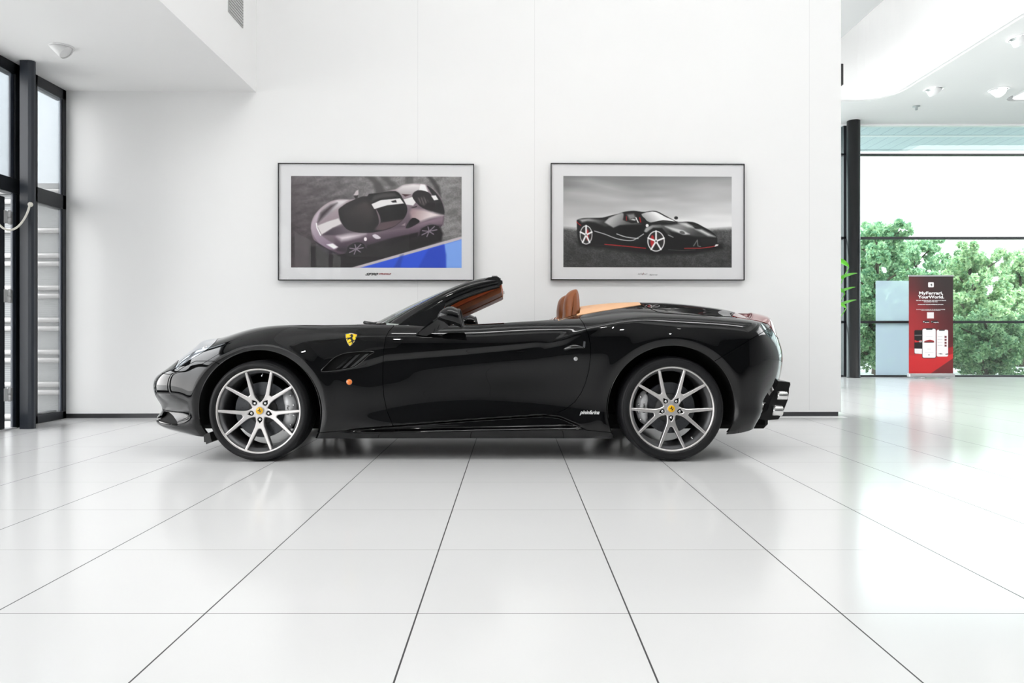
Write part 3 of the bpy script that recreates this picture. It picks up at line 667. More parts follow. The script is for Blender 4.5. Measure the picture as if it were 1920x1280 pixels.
p.poly([(560, 720), (900, 700), (1230, 640), (1370, 600), (1580, 530), (1576, 620), (1530, 620), (1450, 612), (1370, 650), (1340, 735), (1100, 795), (880, 840), (850, 800), (780, 775), (700, 810), (680, 880), (600, 860)], (124, 108, 118), (50, 40, 50), (1000, 650), (1020, 800), soft=3)
p.poly([(875, 815), (1100, 745), (1345, 690), (1340, 735), (1100, 800), (880, 845)], (28, 22, 26), soft=2)
p.poly([(360, 655), (400, 540), (450, 490), (412, 610), (450, 715), (600, 825), (540, 850), (430, 790)], (172, 160, 168), (120, 105, 120), (400, 550), (540, 840), soft=2, smooth=3)
p.stroke([(410, 610), (415, 650), (448, 718)], 10, (236, 232, 232)); p.poly([(385, 765), (520, 850), (620, 890), (520, 892), (430, 825)], (46, 40, 48), soft=1.5); p.poly([(505, 805), (560, 795), (608, 828), (570, 845)], (236, 232, 236), soft=2)
p.poly([(440, 520), (500, 450), (600, 398), (700, 392), (600, 470), (420, 605)], (134, 128, 132), (196, 192, 194), (560, 520), (600, 400), soft=3); p.poly([(450, 515), (540, 440), (600, 420), (520, 500), (425, 600)], (64, 56, 60), soft=4)
p.poly([(416, 632), (520, 590), (612, 562), (642, 612), (560, 650), (458, 712)], (192, 188, 188), soft=1.5); p.poly([(470, 716), (560, 655), (650, 625), (760, 690), (640, 722)], (58, 50, 58), (100, 90, 98), (500, 700), (700, 650), soft=3)
p.poly([(600, 730), (700, 712), (860, 705), (800, 730), (700, 760), (640, 770)], (196, 188, 192), soft=6)
p.poly([(612, 490), (640, 455), (720, 405), (880, 355), (955, 480), (985, 600), (940, 660), (880, 694), (760, 688), (680, 655), (630, 580)], (34, 30, 32), smooth=3)
p.poly([(665, 525), (760, 450), (860, 400), (930, 470), (940, 560), (900, 620), (800, 640), (700, 600)], (66, 60, 60), (36, 32, 34), (860, 420), (780, 640), soft=6)
p.poly([(880, 354), (960, 328), (1140, 308), (1200, 372), (1246, 470), (1215, 560), (1120, 640), (1000, 680), (880, 694), (960, 650), (1000, 590), (975, 500)], (24, 22, 24), smooth=3)
p.poly([(935, 350), (1020, 325), (1130, 322), (1170, 360), (1000, 380), (910, 410)], (70, 68, 68), soft=4)
p.poly([(915, 430), (1000, 392), (1180, 374), (1215, 422), (1060, 440), (942, 476)], (206, 204, 204), soft=1); p.poly([(1095, 402), (1140, 390), (1148, 412), (1110, 414)], (24, 20, 22))
p.poly([(945, 670), (1000, 600), (1150, 575), (1210, 570), (1130, 635), (1020, 672)], (88, 74, 78), soft=2)
p.poly([(1140, 300), (1200, 258), (1300, 242), (1400, 250), (1330, 320), (1270, 350), (1190, 340)], (206, 202, 202), (150, 144, 146), (1250, 250), (1250, 350), soft=3); p.poly([(1370, 245), (1410, 250), (1440, 320), (1350, 310)], (228, 226, 226), soft=2)
p.poly([(1195, 335), (1280, 340), (1225, 358)], (66, 40, 44), soft=1); p.poly([(1210, 384), (1292, 362), (1322, 412), (1300, 442), (1235, 432)], (206, 204, 204)); p.poly([(1280, 462), (1332, 446), (1335, 454), (1290, 466)], (24, 20, 22))
p.poly([(1290, 352), (1340, 300), (1440, 318), (1500, 395), (1504, 450), (1474, 500), (1400, 470), (1345, 432)], (42, 38, 40), soft=1, smooth=3); p.poly([(1330, 370), (1400, 360), (1440, 400), (1400, 440), (1360, 420)], (86, 80, 80), soft=3)
for q in range(4): p.stroke([(1335 + q * 26, 368 - q * 2), (1355 + q * 26, 420)], 8, (40, 36, 38))
p.poly([(1424, 256), (1480, 290), (1540, 360), (1576, 440), (1584, 525), (1482, 500), (1508, 430), (1480, 350)], (44, 42, 44), soft=1.2, smooth=3); p.poly([(1465, 350), (1508, 345), (1532, 386), (1492, 392)], (210, 208, 208))
p.poly([(1290, 470), (1400, 480), (1575, 530), (1450, 560), (1370, 590), (1280, 560), (1270, 500)], (150, 130, 132), (200, 190, 190), (1300, 500), (1450, 560), soft=4)
p.poly([(1232, 640), (1292, 556), (1356, 580), (1340, 608), (1260, 650)], (26, 22, 26), soft=1, smooth=3); p.poly([(1190, 625), (1230, 600), (1225, 630)], (140, 126, 130))
p.poly([(924, 722), (955, 708), (1002, 742), (960, 752)], (190, 184, 190), soft=1, smooth=3); p.poly([(750, 348), (776, 306), (796, 298), (796, 340), (760, 362)], (176, 168, 170)); p.poly([(752, 350), (792, 350), (784, 384), (765, 378)], (40, 34, 36))
p.ell(860, 754, 14, 18, (214, 208, 210))
for cx, cy, rx, ry, ro in ((775, 846, 84, 50, -22), (1447, 680, 92, 50, -22)):
    p.ell(cx, cy, rx, ry * 1.12, (30, 26, 30), ro, soft=1.5)
    for a in range(7):
        an = a * 2 * PI / 7 + 0.3; r_ = math.radians(ro); x_ = math.cos(an) * rx * 0.82; y_ = math.sin(an) * ry * 0.85
        p.stroke([(cx, cy), (cx + x_ * math.cos(r_) - y_ * math.sin(r_), cy + x_ * math.sin(r_) + y_ * math.cos(r_))], 9, (150, 138, 150), alpha=.85)
    p.ell(cx, cy, 12, 10, (120, 112, 120))
p.c = np.clip((p.c - 90) * 1.28 + 96, 0, 255)
t, k, ccx, ccy, D = picture(522, 888.5, 306, 525.5, (546, 865, 330, 501.5), p, 'black-framed picture of a silver sports car from above beside blue kerb paint')
def cap_text(t, s, px, py, h_px, w_px, m_, k, ccx, ccy, D, shear=0.4, bold=0.0):
    o = text_mesh('caption_lettering', s, h_px * k * 1.38, Matrix.Identity(4), m_, t, 0.0002, shear=shear, bold=bold)
    xs = [v.co.x for v in o.data.vertices]; ww = max(xs) - min(xs); cx = (max(xs) + min(xs)) / 2
    o.data.transform(facing(((px - ccx) * k, -D + 0.0112, -(py - ccy) * k)) @ Matrix.Diagonal((w_px * k / ww, 1, 1, 1)) @ Matrix.Translation((-cx, 0, 0)))
cap_text(t, 'SF90', 696.5, 514, 4.4, 25, mat('caption_grey', (0.10, 0.10, 0.10), 0.5), k, ccx, ccy, D, 0.5, 0.002)
cap_text(t, 'STRADALE', 721, 513.4, 2.8, 24, mat('caption_red', (0.25, 0.01, 0.015), 0.5), k, ccx, ccy, D, 0.5, 0.001)
# right print: black open sports car on a grey plain
p = Paint(430, 232, 178, 172, 1740, 1015, (150, 150, 150))
p.poly([(0, 0), (1900, 0), (1900, 700), (0, 700)], (122, 122, 122), (205, 205, 205), (900, 172), (950, 640))
p.poly([(170, 190), (420, 210), (900, 340), (700, 330), (400, 240), (170, 220)], (165, 165, 165), soft=12, alpha=.8); p.poly([(170, 300), (500, 320), (900, 400), (1200, 380), (700, 420), (170, 340)], (178, 178, 178), soft=12, alpha=.7)
p.poly([(170, 150), (300, 160), (170, 260)], (92, 92, 92), soft=30, alpha=.6); p.ell(1500, 330, 300, 60, (170, 170, 170), -15, soft=16, alpha=.5); p.noise(0.05, 8, 24, 9)
p.poly([(0, 640), (700, 690), (1300, 680), (1900, 640), (1900, 1200), (0, 1200)], (86, 86, 86), (62, 62, 62), (900, 640), (900, 820), soft=6); g_ = p.mask([(0, 660), (1900, 660), (1900, 1200), (0, 1200)], 4)
p.noise(0.22, 220, 150, 11, mask=g_); p.noise(0.16, 40, 30, 12, mask=g_)
p.poly([(300, 780), (500, 800), (1100, 840), (1650, 790), (1660, 840), (1400, 890), (1000, 900), (600, 850), (330, 820)], (22, 22, 22), soft=5, alpha=.9)
car = [(302, 600), (310, 575), (370, 560), (450, 558), (540, 555), (620, 535), (690, 518), (745, 500), (830, 492), (900, 500), (940, 500), (1000, 492), (1050, 497), (1110, 528), (1180, 565), (1240, 592), (1330, 590), (1400, 600), (1480, 640), (1550, 680), (1600, 730), (1606, 790), (1616, 806), (1590, 826), (1450, 848), (1280, 856), (1160, 852), (1110, 860), (1080, 884), (1000, 880), (950, 852), (900, 842), (560, 808), (450, 808), (400, 820), (350, 806), (312, 760)]
p.poly(car, (20, 20, 20), smooth=3)
p.poly([(320, 572), (420, 562), (520, 575), (600, 575), (660, 620), (560, 640), (470, 600), (400, 590), (350, 600)], (150, 150, 150), (60, 60, 60), (400, 565), (520, 640), soft=3)
p.poly([(590, 560), (660, 530), (720, 508), (740, 520), (730, 575), (760, 590), (860, 605), (900, 615), (700, 625), (640, 650), (560, 600)], (168, 168, 168), (84, 84, 84), (650, 540), (760, 630), soft=2)
p.poly([(540, 560), (600, 560), (570, 580)], (20, 20, 20)); p.poly([(735, 520), (770, 502), (880, 502), (900, 520), (940, 600), (790, 598), (745, 575)], (28, 24, 24), soft=1)
p.poly([(765, 525), (830, 518), (850, 555), (790, 575)], (120, 120, 120), soft=3); p.stroke([(760, 545), (762, 580)], 6, (170, 40, 44)); p.stroke([(885, 555), (893, 595)], 10, (160, 30, 34))
p.poly([(900, 520), (1000, 497), (1060, 512), (1120, 545), (1228, 596), (1100, 590), (980, 600), (930, 560)], (226, 226, 226), (150, 150, 150), (1050, 520), (980, 600), soft=1, smooth=2); p.stroke([(880, 520), (960, 604), (1100, 584), (1240, 600)], 12, (24, 24, 24), smooth=4)
p.poly([(792, 590), (812, 566), (850, 568), (858, 590), (830, 606), (800, 604)], (30, 30, 30), smooth=3); p.poly([(800, 575), (820, 566), (850, 572), (840, 582)], (210, 210, 210), soft=1.5); p.stroke([(850, 556), (870, 598)], 10, (214, 214, 214)); p.ell(1222, 556, 18, 14, (24, 24, 24))
p.ell(954, 628, 14, 15, (220, 220, 220))
p.poly([(920, 690), (940, 650), (1000, 622), (1080, 618), (1150, 650), (1190, 735), (1150, 720), (1090, 650), (1010, 648), (950, 690)], (160, 160, 160), (50, 50, 50), (940, 640), (1160, 700), soft=2)
p.poly([(1100, 625), (1180, 620), (1300, 600), (1420, 640), (1540, 700), (1590, 735), (1400, 730), (1300, 710), (1180, 680)], (130, 130, 130), (60, 60, 60), (1300, 600), (1400, 720), soft=3)
p.poly([(1240, 600), (1320, 602), (1400, 650), (1330, 640)], (190, 190, 190), soft=3); p.poly([(1380, 632), (1440, 645), (1520, 690), (1470, 680), (1400, 655)], (24, 24, 24), soft=1.5)
p.poly([(1120, 636), (1200, 650), (1290, 672), (1350, 706), (1290, 712), (1230, 686)], (190, 190, 190), soft=2); p.ell(1280, 692, 26, 14, (90, 90, 90), 20); p.poly([(1400, 660), (1460, 660), (1590, 730), (1520, 722)], (186, 186, 186), soft=3)
p.poly([(676, 668), (720, 640), (860, 640), (935, 690), (890, 735), (820, 740), (680, 712)], (14, 14, 14), soft=1.5); p.stroke([(466, 680), (560, 708), (680, 752), (800, 768), (860, 745), (920, 706)], 7, (196, 196, 196), smooth=4)
p.stroke([(672, 706), (760, 735), (870, 748)], 8, (190, 190, 190), smooth=3); p.stroke([(560, 802), (740, 818), (940, 838)], 6, (206, 44, 50)); p.stroke([(1300, 838), (1450, 836), (1560, 822), (1612, 806)], 6, (190, 60, 60)); p.poly([(1590, 800), (1616, 800), (1612, 812), (1580, 822)], (214, 214, 214)); p.stroke([(302, 596), (320, 615), (340, 628)], 6, (190, 40, 44))
p.stroke([(1385, 815), (1420, 760), (1425, 815), (1450, 822)], 9, (110, 110, 110)); p.poly([(1450, 745), (1590, 745), (1590, 800), (1470, 820)], (30, 30, 30), soft=1.5); p.stroke([(1150, 850), (1280, 858), (1400, 850)], 5, (80, 80, 80)); p.stroke([(1150, 715), (1195, 735)], 7, (160, 160, 160))
for cx, cy, rx, ry in ((388, 716, 66, 102), (1036, 772, 92, 112)):
    p.ell(cx, cy, rx, ry, (16, 16, 16)); p.ell(cx, cy, rx * .88, ry * .86, (214, 214, 214)); p.ell(cx, cy, rx * .78, ry * .78, (44, 40, 40)); p.ell(cx + (12 if cx < 500 else -34), cy, rx * .2, ry * .5, (190, 34, 40), soft=1.5, alpha=.8)
    for a in range(5):
        an = a * 2 * PI / 5 - PI / 2; p.stroke([(cx, cy), (cx + math.cos(an) * rx * .84, cy + math.sin(an) * ry * .84)], 15, (222, 222, 222))
    p.ell(cx, cy, rx * .18, ry * .16, (210, 210, 210)); p.ell(cx, cy, rx * .08, ry * .08, (60, 60, 60))
p.c = np.clip((p.c - 90) * 1.22 + 96, 0, 255)
t, k, ccx, ccy, D = picture(1032.5, 1397.5, 306, 525, (1056, 1373.5, 330, 501), p, 'black-framed monochrome picture of a black open sports car on a grey plain')
cap_text(t, 'LaFerrari', 1205, 513.2, 3.0, 18, mat('caption_grey'), k, ccx, ccy, D, 0.5); cap_text(t, 'Aperta', 1225, 514.8, 2.6, 16, mat('caption_grey'), k, ccx, ccy, D, 0.5); cap_text(t, '/', 1206, 513.4, 3.2, 2.6, mat('caption_red'), k, ccx, ccy, D, 0.5, 0.003)
# ------------------------------------------------------------------ outside on the right
m = MB(); m.box(2, 80, 13.9, 120, -0.5, -0.4); struct(m.build('ground_right', mat('outside_paving')))
barkm = mat('bark', (0.10, 0.08, 0.06), 0.9, bump=0.5)
def leaf_material(name, c1, c2):
    m = bpy.data.materials.new(name); m.use_nodes = True; n = m.node_tree.nodes; L = m.node_tree.links; b = n['Principled BSDF']; out = n['Material Output']
    g = n.new('ShaderNodeNewGeometry'); r = n.new('ShaderNodeValToRGB'); r.color_ramp.elements[0].color = (*c1, 1); r.color_ramp.elements[1].color = (*c2, 1)
    L.new(g.outputs['Random Per Island'], r.inputs[0]); L.new(r.outputs[0], b.inputs['Base Color']); b.inputs['Roughness'].default_value = 0.5
    tl = n.new('ShaderNodeBsdfTranslucent'); L.new(r.outputs[0], tl.inputs[0]); mx = n.new('ShaderNodeMixShader'); mx.inputs[0].default_value = 0.45
    L.new(b.outputs[0], mx.inputs[1]); L.new(tl.outputs[0], mx.inputs[2]); L.new(mx.outputs[0], out.inputs[0]); return m
def tree(name, label, x, y, h, rad, leafm, seed, nleaf=9000, zb=0.15, lsize=0.16, group=None, stems=1):
    rg = np.random.RandomState(seed); rp = random.Random(seed)
    t = thing(name, label, 'tree', (x, y, -0.4), 0, group); m = MB(); tips = []
    th = h * 0.9
    for s in range(stems):
        ox = rp.uniform(-.3, .3) * (stems > 1) * rad; lean = Vector((ox * 1.2, rp.uniform(-.2, .2), 0)); pts = [Vector((ox * 0.3, 0, 0)) + lean * (q / 6) ** 1.3 + Vector((0.06 * math.sin(q * 1.3 + s), 0.06 * math.cos(q), th * q / 6)) for q in range(7)]
        m.tube(pts, [0.13 * (1 - q / 7.5) + 0.01 for q in range(7)], 8)
        for k in range(16):
            q = 1 + (k / 16) * 4.9; i = int(q); p0 = pts[i].lerp(pts[i + 1], q - i) if i < 6 else pts[6]; an = k * 2.4 + seed + s
            ln = rad * (1.0 - 0.45 * (q / 6)) * rp.uniform(.75, 1.05); d = Vector((math.cos(an), math.sin(an), 0.35 + 0.1 * (q - 1)))
            p1 = p0 + d * ln * 0.5 + Vector((0, 0, 0.05)); p2 = p0 + d * ln; m.tube([p0, p1, p2], [0.045, 0.03, 0.012], 5); tips += [(p1, ln * .45), (p2, ln * .42)]
        tips.append((pts[-1], rad * .4))
    m.build('trunk', barkm, t)
    nleaf = int(nleaf * 1.45); cl = np.array([list(p_) + [r_] for p_, r_ in tips]); wts = cl[:, 3] ** 1.5; wts /= wts.sum()
    ci = rg.choice(len(cl), nleaf, p=wts); d = rg.normal(size=(nleaf, 3)); d /= np.linalg.norm(d, axis=1)[:, None]
    sub = rg.normal(size=(len(cl) * 7, 3)); sub /= np.linalg.norm(sub, axis=1)[:, None]; si = ci * 7 + rg.randint(0, 7, nleaf)
    ctr = cl[ci, :3] + (sub[si] * 0.7 + d * rg.rand(nleaf)[:, None] ** 0.5 * 0.42) * cl[ci, 3][:, None]
    ctr = ctr[ctr[:, 2] > zb]; nl = len(ctr)
    a = rg.normal(size=(nl, 3)); a /= np.linalg.norm(a, axis=1)[:, None]; b_ = rg.normal(size=(nl, 3)); b_ -= (a * b_).sum(1)[:, None] * a; b_ /= np.linalg.norm(b_, axis=1)[:, None]
    nleaf = nl; sz = (lsize * 0.8 * (0.55 + 0.7 * rg.rand(nl)))[:, None]
    V = np.stack([ctr - a * sz * .5, ctr + b_ * sz * .28, ctr + a * sz * .5, ctr - b_ * sz * .28], 1).reshape(-1, 3)
    Fq = np.arange(nl * 4).reshape(-1, 4).tolist(); mkmesh('foliage', V, Fq, leafm, smooth=False, parent=t)
    return t
l1 = leaf_material('leaf_green', (0.14, 0.34, 0.20), (0.62, 0.80, 0.50)); l2 = leaf_material('leaf_light', (0.24, 0.46, 0.26), (0.80, 0.90, 0.58)); l3 = leaf_material('leaf_deep', (0.10, 0.25, 0.13), (0.48, 0.66, 0.36))
def tx(px, y): return (px - 960) * y / F
def pt(label, px, Y, top, rad, lf, seed, n, ls=0.15, stems=1):
    z = CAMZ - (top - HY) * Y / F; tree('tree', label, tx(px, Y), Y, z + 0.4 - 0.35 * rad, rad, lf, seed, n, lsize=ls, stems=stems)
pt('low dark green bush outside behind the lower left of the red banner', 1655, 17.6, 560, 1.0, l3, 31, 16000, 0.12, 2)
pt('low dense bush outside just right of the banner foot', 1835, 17.6, 590, 1.0, l3, 37, 16000, 0.12, 2)
pt('tallest tree outside, its crown just above the middle glazing rail beside the column', 1645, 21.5, 385, 1.35, l1, 3, 26000)
pt('pale loose tree outside between the banner and the right edge', 1820, 21.5, 440, 1.25, l2, 12, 26000)
pt('broad mid-green tree outside directly behind the red banner', 1722, 26.5, 425, 1.6, l1, 8, 30000, 0.17)
pt('rounded light green tree outside at the far right edge', 1915, 26.5, 450, 1.6, l2, 21, 28000, 0.17)
pt('deep green tree seen through the slot between wall and column', 1590, 31.5, 410, 1.6, l3, 41, 20000, 0.19)
pt('distant tree whose top shows over the left half of the banner', 1700, 32.5, 440, 1.0, l1, 55, 14000, 0.19)
pt('distant dark tree filling the gap right of the red banner', 1800, 32.5, 450, 1.2, l3, 61, 18000, 0.19)
m = MB(); m.box(14.5, 24, 42, 46, -0.4, 2.1); m.box(14.2, 24.3, 41.8, 46.2, 2.1, 2.3, 0)
tag(m.build('distant_building', mat('distant_wall', (0.62, 0.64, 0.66), 0.7)), 'low pale building far off behind the trees at right', 'building')
# ------------------------------------------------------------------ the car
YC = 5.49; XC = -0.30
car = thing('car', 'black open-top sports car with tan leather interior parked side-on', 'car', (XC, YC, 0))
def car_paint():
    m = bpy.data.materials.new('black_car_paint'); m.use_nodes = True; b = m.node_tree.nodes['Principled BSDF']
    b.inputs['Base Color'].default_value = (0.0025, 0.0025, 0.0028, 1); b.inputs['Roughness'].default_value = 0.25
    b.inputs['Specular IOR Level'].default_value = 0.0; b.inputs['Coat Weight'].default_value = 1.0; b.inputs['Coat Roughness'].default_value = 0.01; b.inputs['Coat IOR'].default_value = 1.46
    return m
paint = car_paint(); matte = mat('black_underbody', (0.004, 0.004, 0.004), 0.8, spec=0.2); blkpl = mat('black_plastic', (0.008, 0.008, 0.008), 0.35)
gloss = mat('gloss_black_trim', (0.004, 0.004, 0.004), 0.08, coat=1.0); chrome = mat('chrome', (0.85, 0.85, 0.86), 0.06, 1.0); tan = mat('tan_leather', (0.24, 0.072, 0.018), 0.42, noise=0.12, nscale=30, bump=0.15)
tanl = mat('light_tan_leather', (0.80, 0.46, 0.25), 0.45, noise=0.06, nscale=30, bump=0.1); rubber = mat('tyre_rubber', (0.007, 0.007, 0.008), 0.5, spec=0.3)
machined = mat('machined_alloy', (0.62, 0.60, 0.59), 0.32, 0.85); greyal = mat('grey_painted_alloy', (0.36, 0.36, 0.37), 0.30, 0.8)
yellow = mat('badge_yellow', (0.85, 0.60, 0.0), 0.25, coat=1.0); orangey = mat('cap_yellow', (0.86, 0.47, 0.0), 0.3, coat=0.5); badgeblk = mat('badge_black', (0.006, 0.006, 0.006), 0.4)
# control sections: rows r0..r12 bottom edge -> side -> crest -> centre line, (w, z) at a fixed X
S = {}
S[-2.05] = [(.84, .15), (.885, .2), (.912, .3), (.922, .4), (.922, .48), (.912, .55), (.888, .615), (.84, .675), (.75, .74), (.62, .778)]
S[-1.80] = [(.87, .145), (.91, .2), (.932, .32), (.943, .44), (.943, .54), (.935, .625), (.912, .70), (.868, .765), (.78, .822), (.66, .852), (.54, .858), (.40, .86), (0, .87)]
S[-1.55] = [(.88, .142), (.915, .2), (.938, .32), (.949, .45), (.949, .56), (.942, .65), (.922, .735), (.88, .808), (.79, .868), (.68, .882), (.55, .884), (.40, .884), (0, .89)]
S[-1.25] = [(.882, .142), (.905, .195), (.922, .32), (.931, .45), (.933, .56), (.928, .655), (.91, .745), (.875, .82), (.80, .873), (.69, .884), (.55, .886), (.40, .886), (0, .892)]
S[-0.95] = [(.880, .142), (.90, .192), (.905, .31), (.908, .45), (.910, .56), (.909, .65), (.900, .74), (.875, .82), (.805, .877), (.72, .884), (.56, .888), (.40, .89), (0, .894)]
S[-0.60] = [(.878, .142), (.90, .19), (.895, .31), (.892, .45), (.896, .56), (.900, .65), (.895, .74), (.872, .82), (.800, .879), (.73, .866), (.56, .86), (.40, .898), (0, .91)]
S[-0.20] = [(.878, .142), (.90, .19), (.890, .31), (.884, .45), (.889, .56), (.897, .655), (.893, .745), (.868, .828), (.795, .887), (.73, .872), (.56, .87), (.40, .91), (0, .93)]
S[0.14] = [(.878, .142), (.90, .19), (.890, .31), (.886, .45), (.892, .57), (.903, .67), (.897, .765), (.868, .85), (.79, .907), (.72, .897), (.56, .905), (.40, .94), (0, .96)]
S[0.45] = [(.880, .142), (.903, .19), (.900, .31), (.902, .46), (.912, .585), (.921, .69), (.915, .79), (.888, .865), (.80, .920), (.68, .948), (.55, .978), (.38, 1.006), (0, 1.02)]
S[0.80] = [(.88, .142), (.915, .2), (.928, .32), (.938, .47), (.946, .59), (.950, .70), (.945, .80), (.924, .883), (.868, .938), (.73, .983), (.56, 1.018), (.38, 1.045), (0, 1.058)]
S[1.10] = [(.88, .145), (.92, .21), (.94, .34), (.950, .48), (.954, .60), (.955, .71), (.949, .81), (.927, .885), (.872, .937), (.74, .975), (.57, 1.013), (.38, 1.045), (0, 1.060)]
S[1.40] = [(.86, .163), (.90, .215), (.922, .34), (.935, .48), (.942, .60), (.942, .71), (.934, .80), (.910, .870), (.855, .918), (.72, .948), (.55, .984), (.37, 1.018), (0, 1.036)]
S[1.60] = [(.81, .20), (.86, .25), (.88, .35), (.893, .48), (.903, .60), (.902, .71), (.894, .80), (.868, .862), (.812, .903), (.69, .926), (.53, .956), (.35, .986), (0, 1.005)]
colsP = []
def pcol(X0, w0, nx, nw, rows, r10, r11, r12):
    c = [(X0 - nx * i_, w0 - nw * i_, z_) for i_, z_ in rows]; return c + [r10, r11, r12]
nose = [(.15, .150), (.045, .198), (.064, .285), (.030, .385), (.010, .47), (.034, .527), (.10, .572), (.21, .64), (.33, .70), (.43, .742)]
def sc(rows, k, dz=0.0): return [(i_ * k if q > 4 else i_, z_ + dz * (q > 4)) for q, (i_, z_) in enumerate(rows)]
colsP.append(pcol(-2.59, 0, -1, 0, nose, (-2.125, 0, .765), (-2.11, 0, .768), (-2.09, 0, .77)))
colsP.append(pcol(-2.578, .29, -.985, .12, sc(nose, 1), (-2.12, .14, .765), (-2.105, .08, .768), (-2.085, 0, .772)))
colsP.append(pcol(-2.525, .52, -.87, .45, sc(nose, .97, .002), (-2.09, .27, .768), (-2.075, .16, .772), (-2.06, 0, .778)))
colsP.append(pcol(-2.425, .71, -.66, .74, sc(nose, .87, .01), (-2.06, .37, .778), (-2.045, .24, .783), (-2.03, 0, .788)))
colsP.append(pcol(-2.265, .85, -.42, .90, sc(nose, .70, .035), (-2.02, .45, .795), (-2.005, .31, .80), (-1.99, 0, .805)))
for X in sorted(S):
    r = S[X]
    if X == -2.05: colsP.append([(X, a, b_) for a, b_ in r] + [(-1.985, .50, .812), (-1.96, .35, .818), (-1.94, 0, .825)])
    else: colsP.append([(X, a, b_) for a, b_ in r])
tail = [(.22, .240), (.13, .275), (.085, .34), (.05, .44), (.018, .56), (.008, .68), (.036, .79), (.072, .855), (.112, .903), (.19, .925)]
def st(k, dz=0): return [(i_ * k, z_ + (dz if q > 6 else 0)) for q, (i_, z_) in enumerate(tail)]
colsP.append(pcol(1.755, .805, .62, .78, st(1), (1.655, .53, .938), (1.645, .36, .960), (1.635, 0, .985)))
colsP.append(pcol(1.852, .665, .80, .60, st(1, .030), (1.69, .46, .962), (1.675, .31, .972), (1.66, 0, .984)))
colsP.append(pcol(1.918, .48, .93, .36, st(1, .048), (1.72, .35, .976), (1.70, .23, .978), (1.685, 0, .982)))
colsP.append(pcol(1.958, .25, .98, .16, st(1, .052), (1.74, .19, .978), (1.72, .12, .980), (1.705, 0, .982)))
colsP.append(pcol(1.968, 0, 1, 0, st(1, .052), (1.75, 0, .978), (1.735, 0, .980), (1.72, 0, .981)))
CP = np.array(colsP)                                     # (ncol, 13, 3)
NU, NT = 720, 230
ncol = len(CP)
# rows param: average chord over the side columns
ch = np.linalg.norm(np.diff(CP[7:17], axis=1), axis=2).mean(0); ch[-1] = 0.30; ch[-2] = 0.17
tk = np.concatenate([[0], np.cumsum(ch)]); tq = np.linspace(0, tk[-1], NT)
cu_ = np.linalg.norm(np.diff(CP[:, 4], axis=0), axis=1); uk = np.concatenate([[0], np.cumsum(cu_)]); uq = np.linspace(0, uk[-1], NU)
cols_t = np.stack([nspline(tk, CP[i], tq) for i in range(ncol)])     # (ncol, NT, 3)
G = nspline(uk, cols_t.reshape(ncol, -1), uq).reshape(NU, NT, 3)     # dense body surface (X, w, z)
TAU = np.interp(tq, tk, np.arange(13))
G[:, -1, 1] = 0; G[0, :, 1] = 0; G[-1, :, 1] = 0
G[:, :, 1] = np.maximum(G[:, :, 1], 0)
def proj(X, w, z): Y = YC - w; return np.stack([960 + X * F / Y, HY - (z - CAMZ) * F / Y], -1)
WF = (-1.636, 0.325); WR = (1.033, 0.338); RF_, RR_ = 0.3945, 0.411
def dist_curve(P, pts):
    """signed distance below (+) an open left-to-right curve given in the side view"""
    pts = np.asarray(pts, float); y = np.interp(P[..., 0], pts[:, 0], pts[:, 1]); return P[..., 1] - y
tau = np.broadcast_to(TAU[None, :], G.shape[:2]); PP = proj(G[..., 0], G[..., 1], G[..., 2])
side = sstep(0.2, 1.0, tau) * (1 - sstep(8.2, 9.0, tau)); dw = np.zeros(G.shape[:2])
for (cx, cz), R in ((WF, RF_), (WR, RR_)):               # rolled wheel-arch lips
    r = np.hypot(G[..., 0] - cx, G[..., 2] - cz); k = (G[..., 1] > 0.6)
    e = R + .046; amp = 0.007; dw += k * (amp * np.exp(-((r - e) / .05) ** 2) * (r > e) + (amp - 0.022 * (np.maximum(e - r, 0) / .046) ** 1.6) * (r <= e)) * (r > R - .06)
# sill scoop between two curves
up = np.array([(590, 812), (640, 806), (735, 799), (885, 788), (1020, 779), (1050, 783), (1100, 803), (1130, 812)]); lo = np.array([(590, 813), (700, 811), (900, 806), (1050, 803), (1100, 804), (1130, 812)])
d1 = dist_curve(PP, up); d2 = -dist_curve(PP, lo); inside = sstep(-1.5, 1.5, d1) * sstep(-2, 6, d2) * (PP[..., 0] > 590) * (PP[..., 0] < 1130)
dw -= 0.028 * inside * sstep(600, 720, PP[..., 0]) * (1 - sstep(1060, 1115, PP[..., 0])) * side
# door scallop below the character line
cl_ = np.array([(560, 700), (600, 697), (640, 690), (690, 681), (722, 671), (780, 666), (860, 660), (960, 651), (1030, 644), (1100, 640), (1200, 640)])
dd = dist_curve(PP, cl_); dw -= 0.018 * sstep(-6, 7, dd) * np.exp(-np.maximum(dd, 0) / 38.0) * sstep(600, 700, PP[..., 0]) * (1 - sstep(985, 1085, PP[..., 0])) * side
# shoulder crease running up into the rear haunch
sh = np.array([(940, 670), (1015, 650), (1060, 634), (1104, 616), (1160, 602), (1220, 594), (1300, 592)]); ds = dist_curve(PP, sh)
dw += 0.008 * np.exp(-(ds / 7.0) ** 2) * sstep(960, 1060, PP[..., 0]) * (1 - sstep(1150, 1280, PP[..., 0])) * side
G[..., 1] += dw * (G[..., 1] > 0.3)
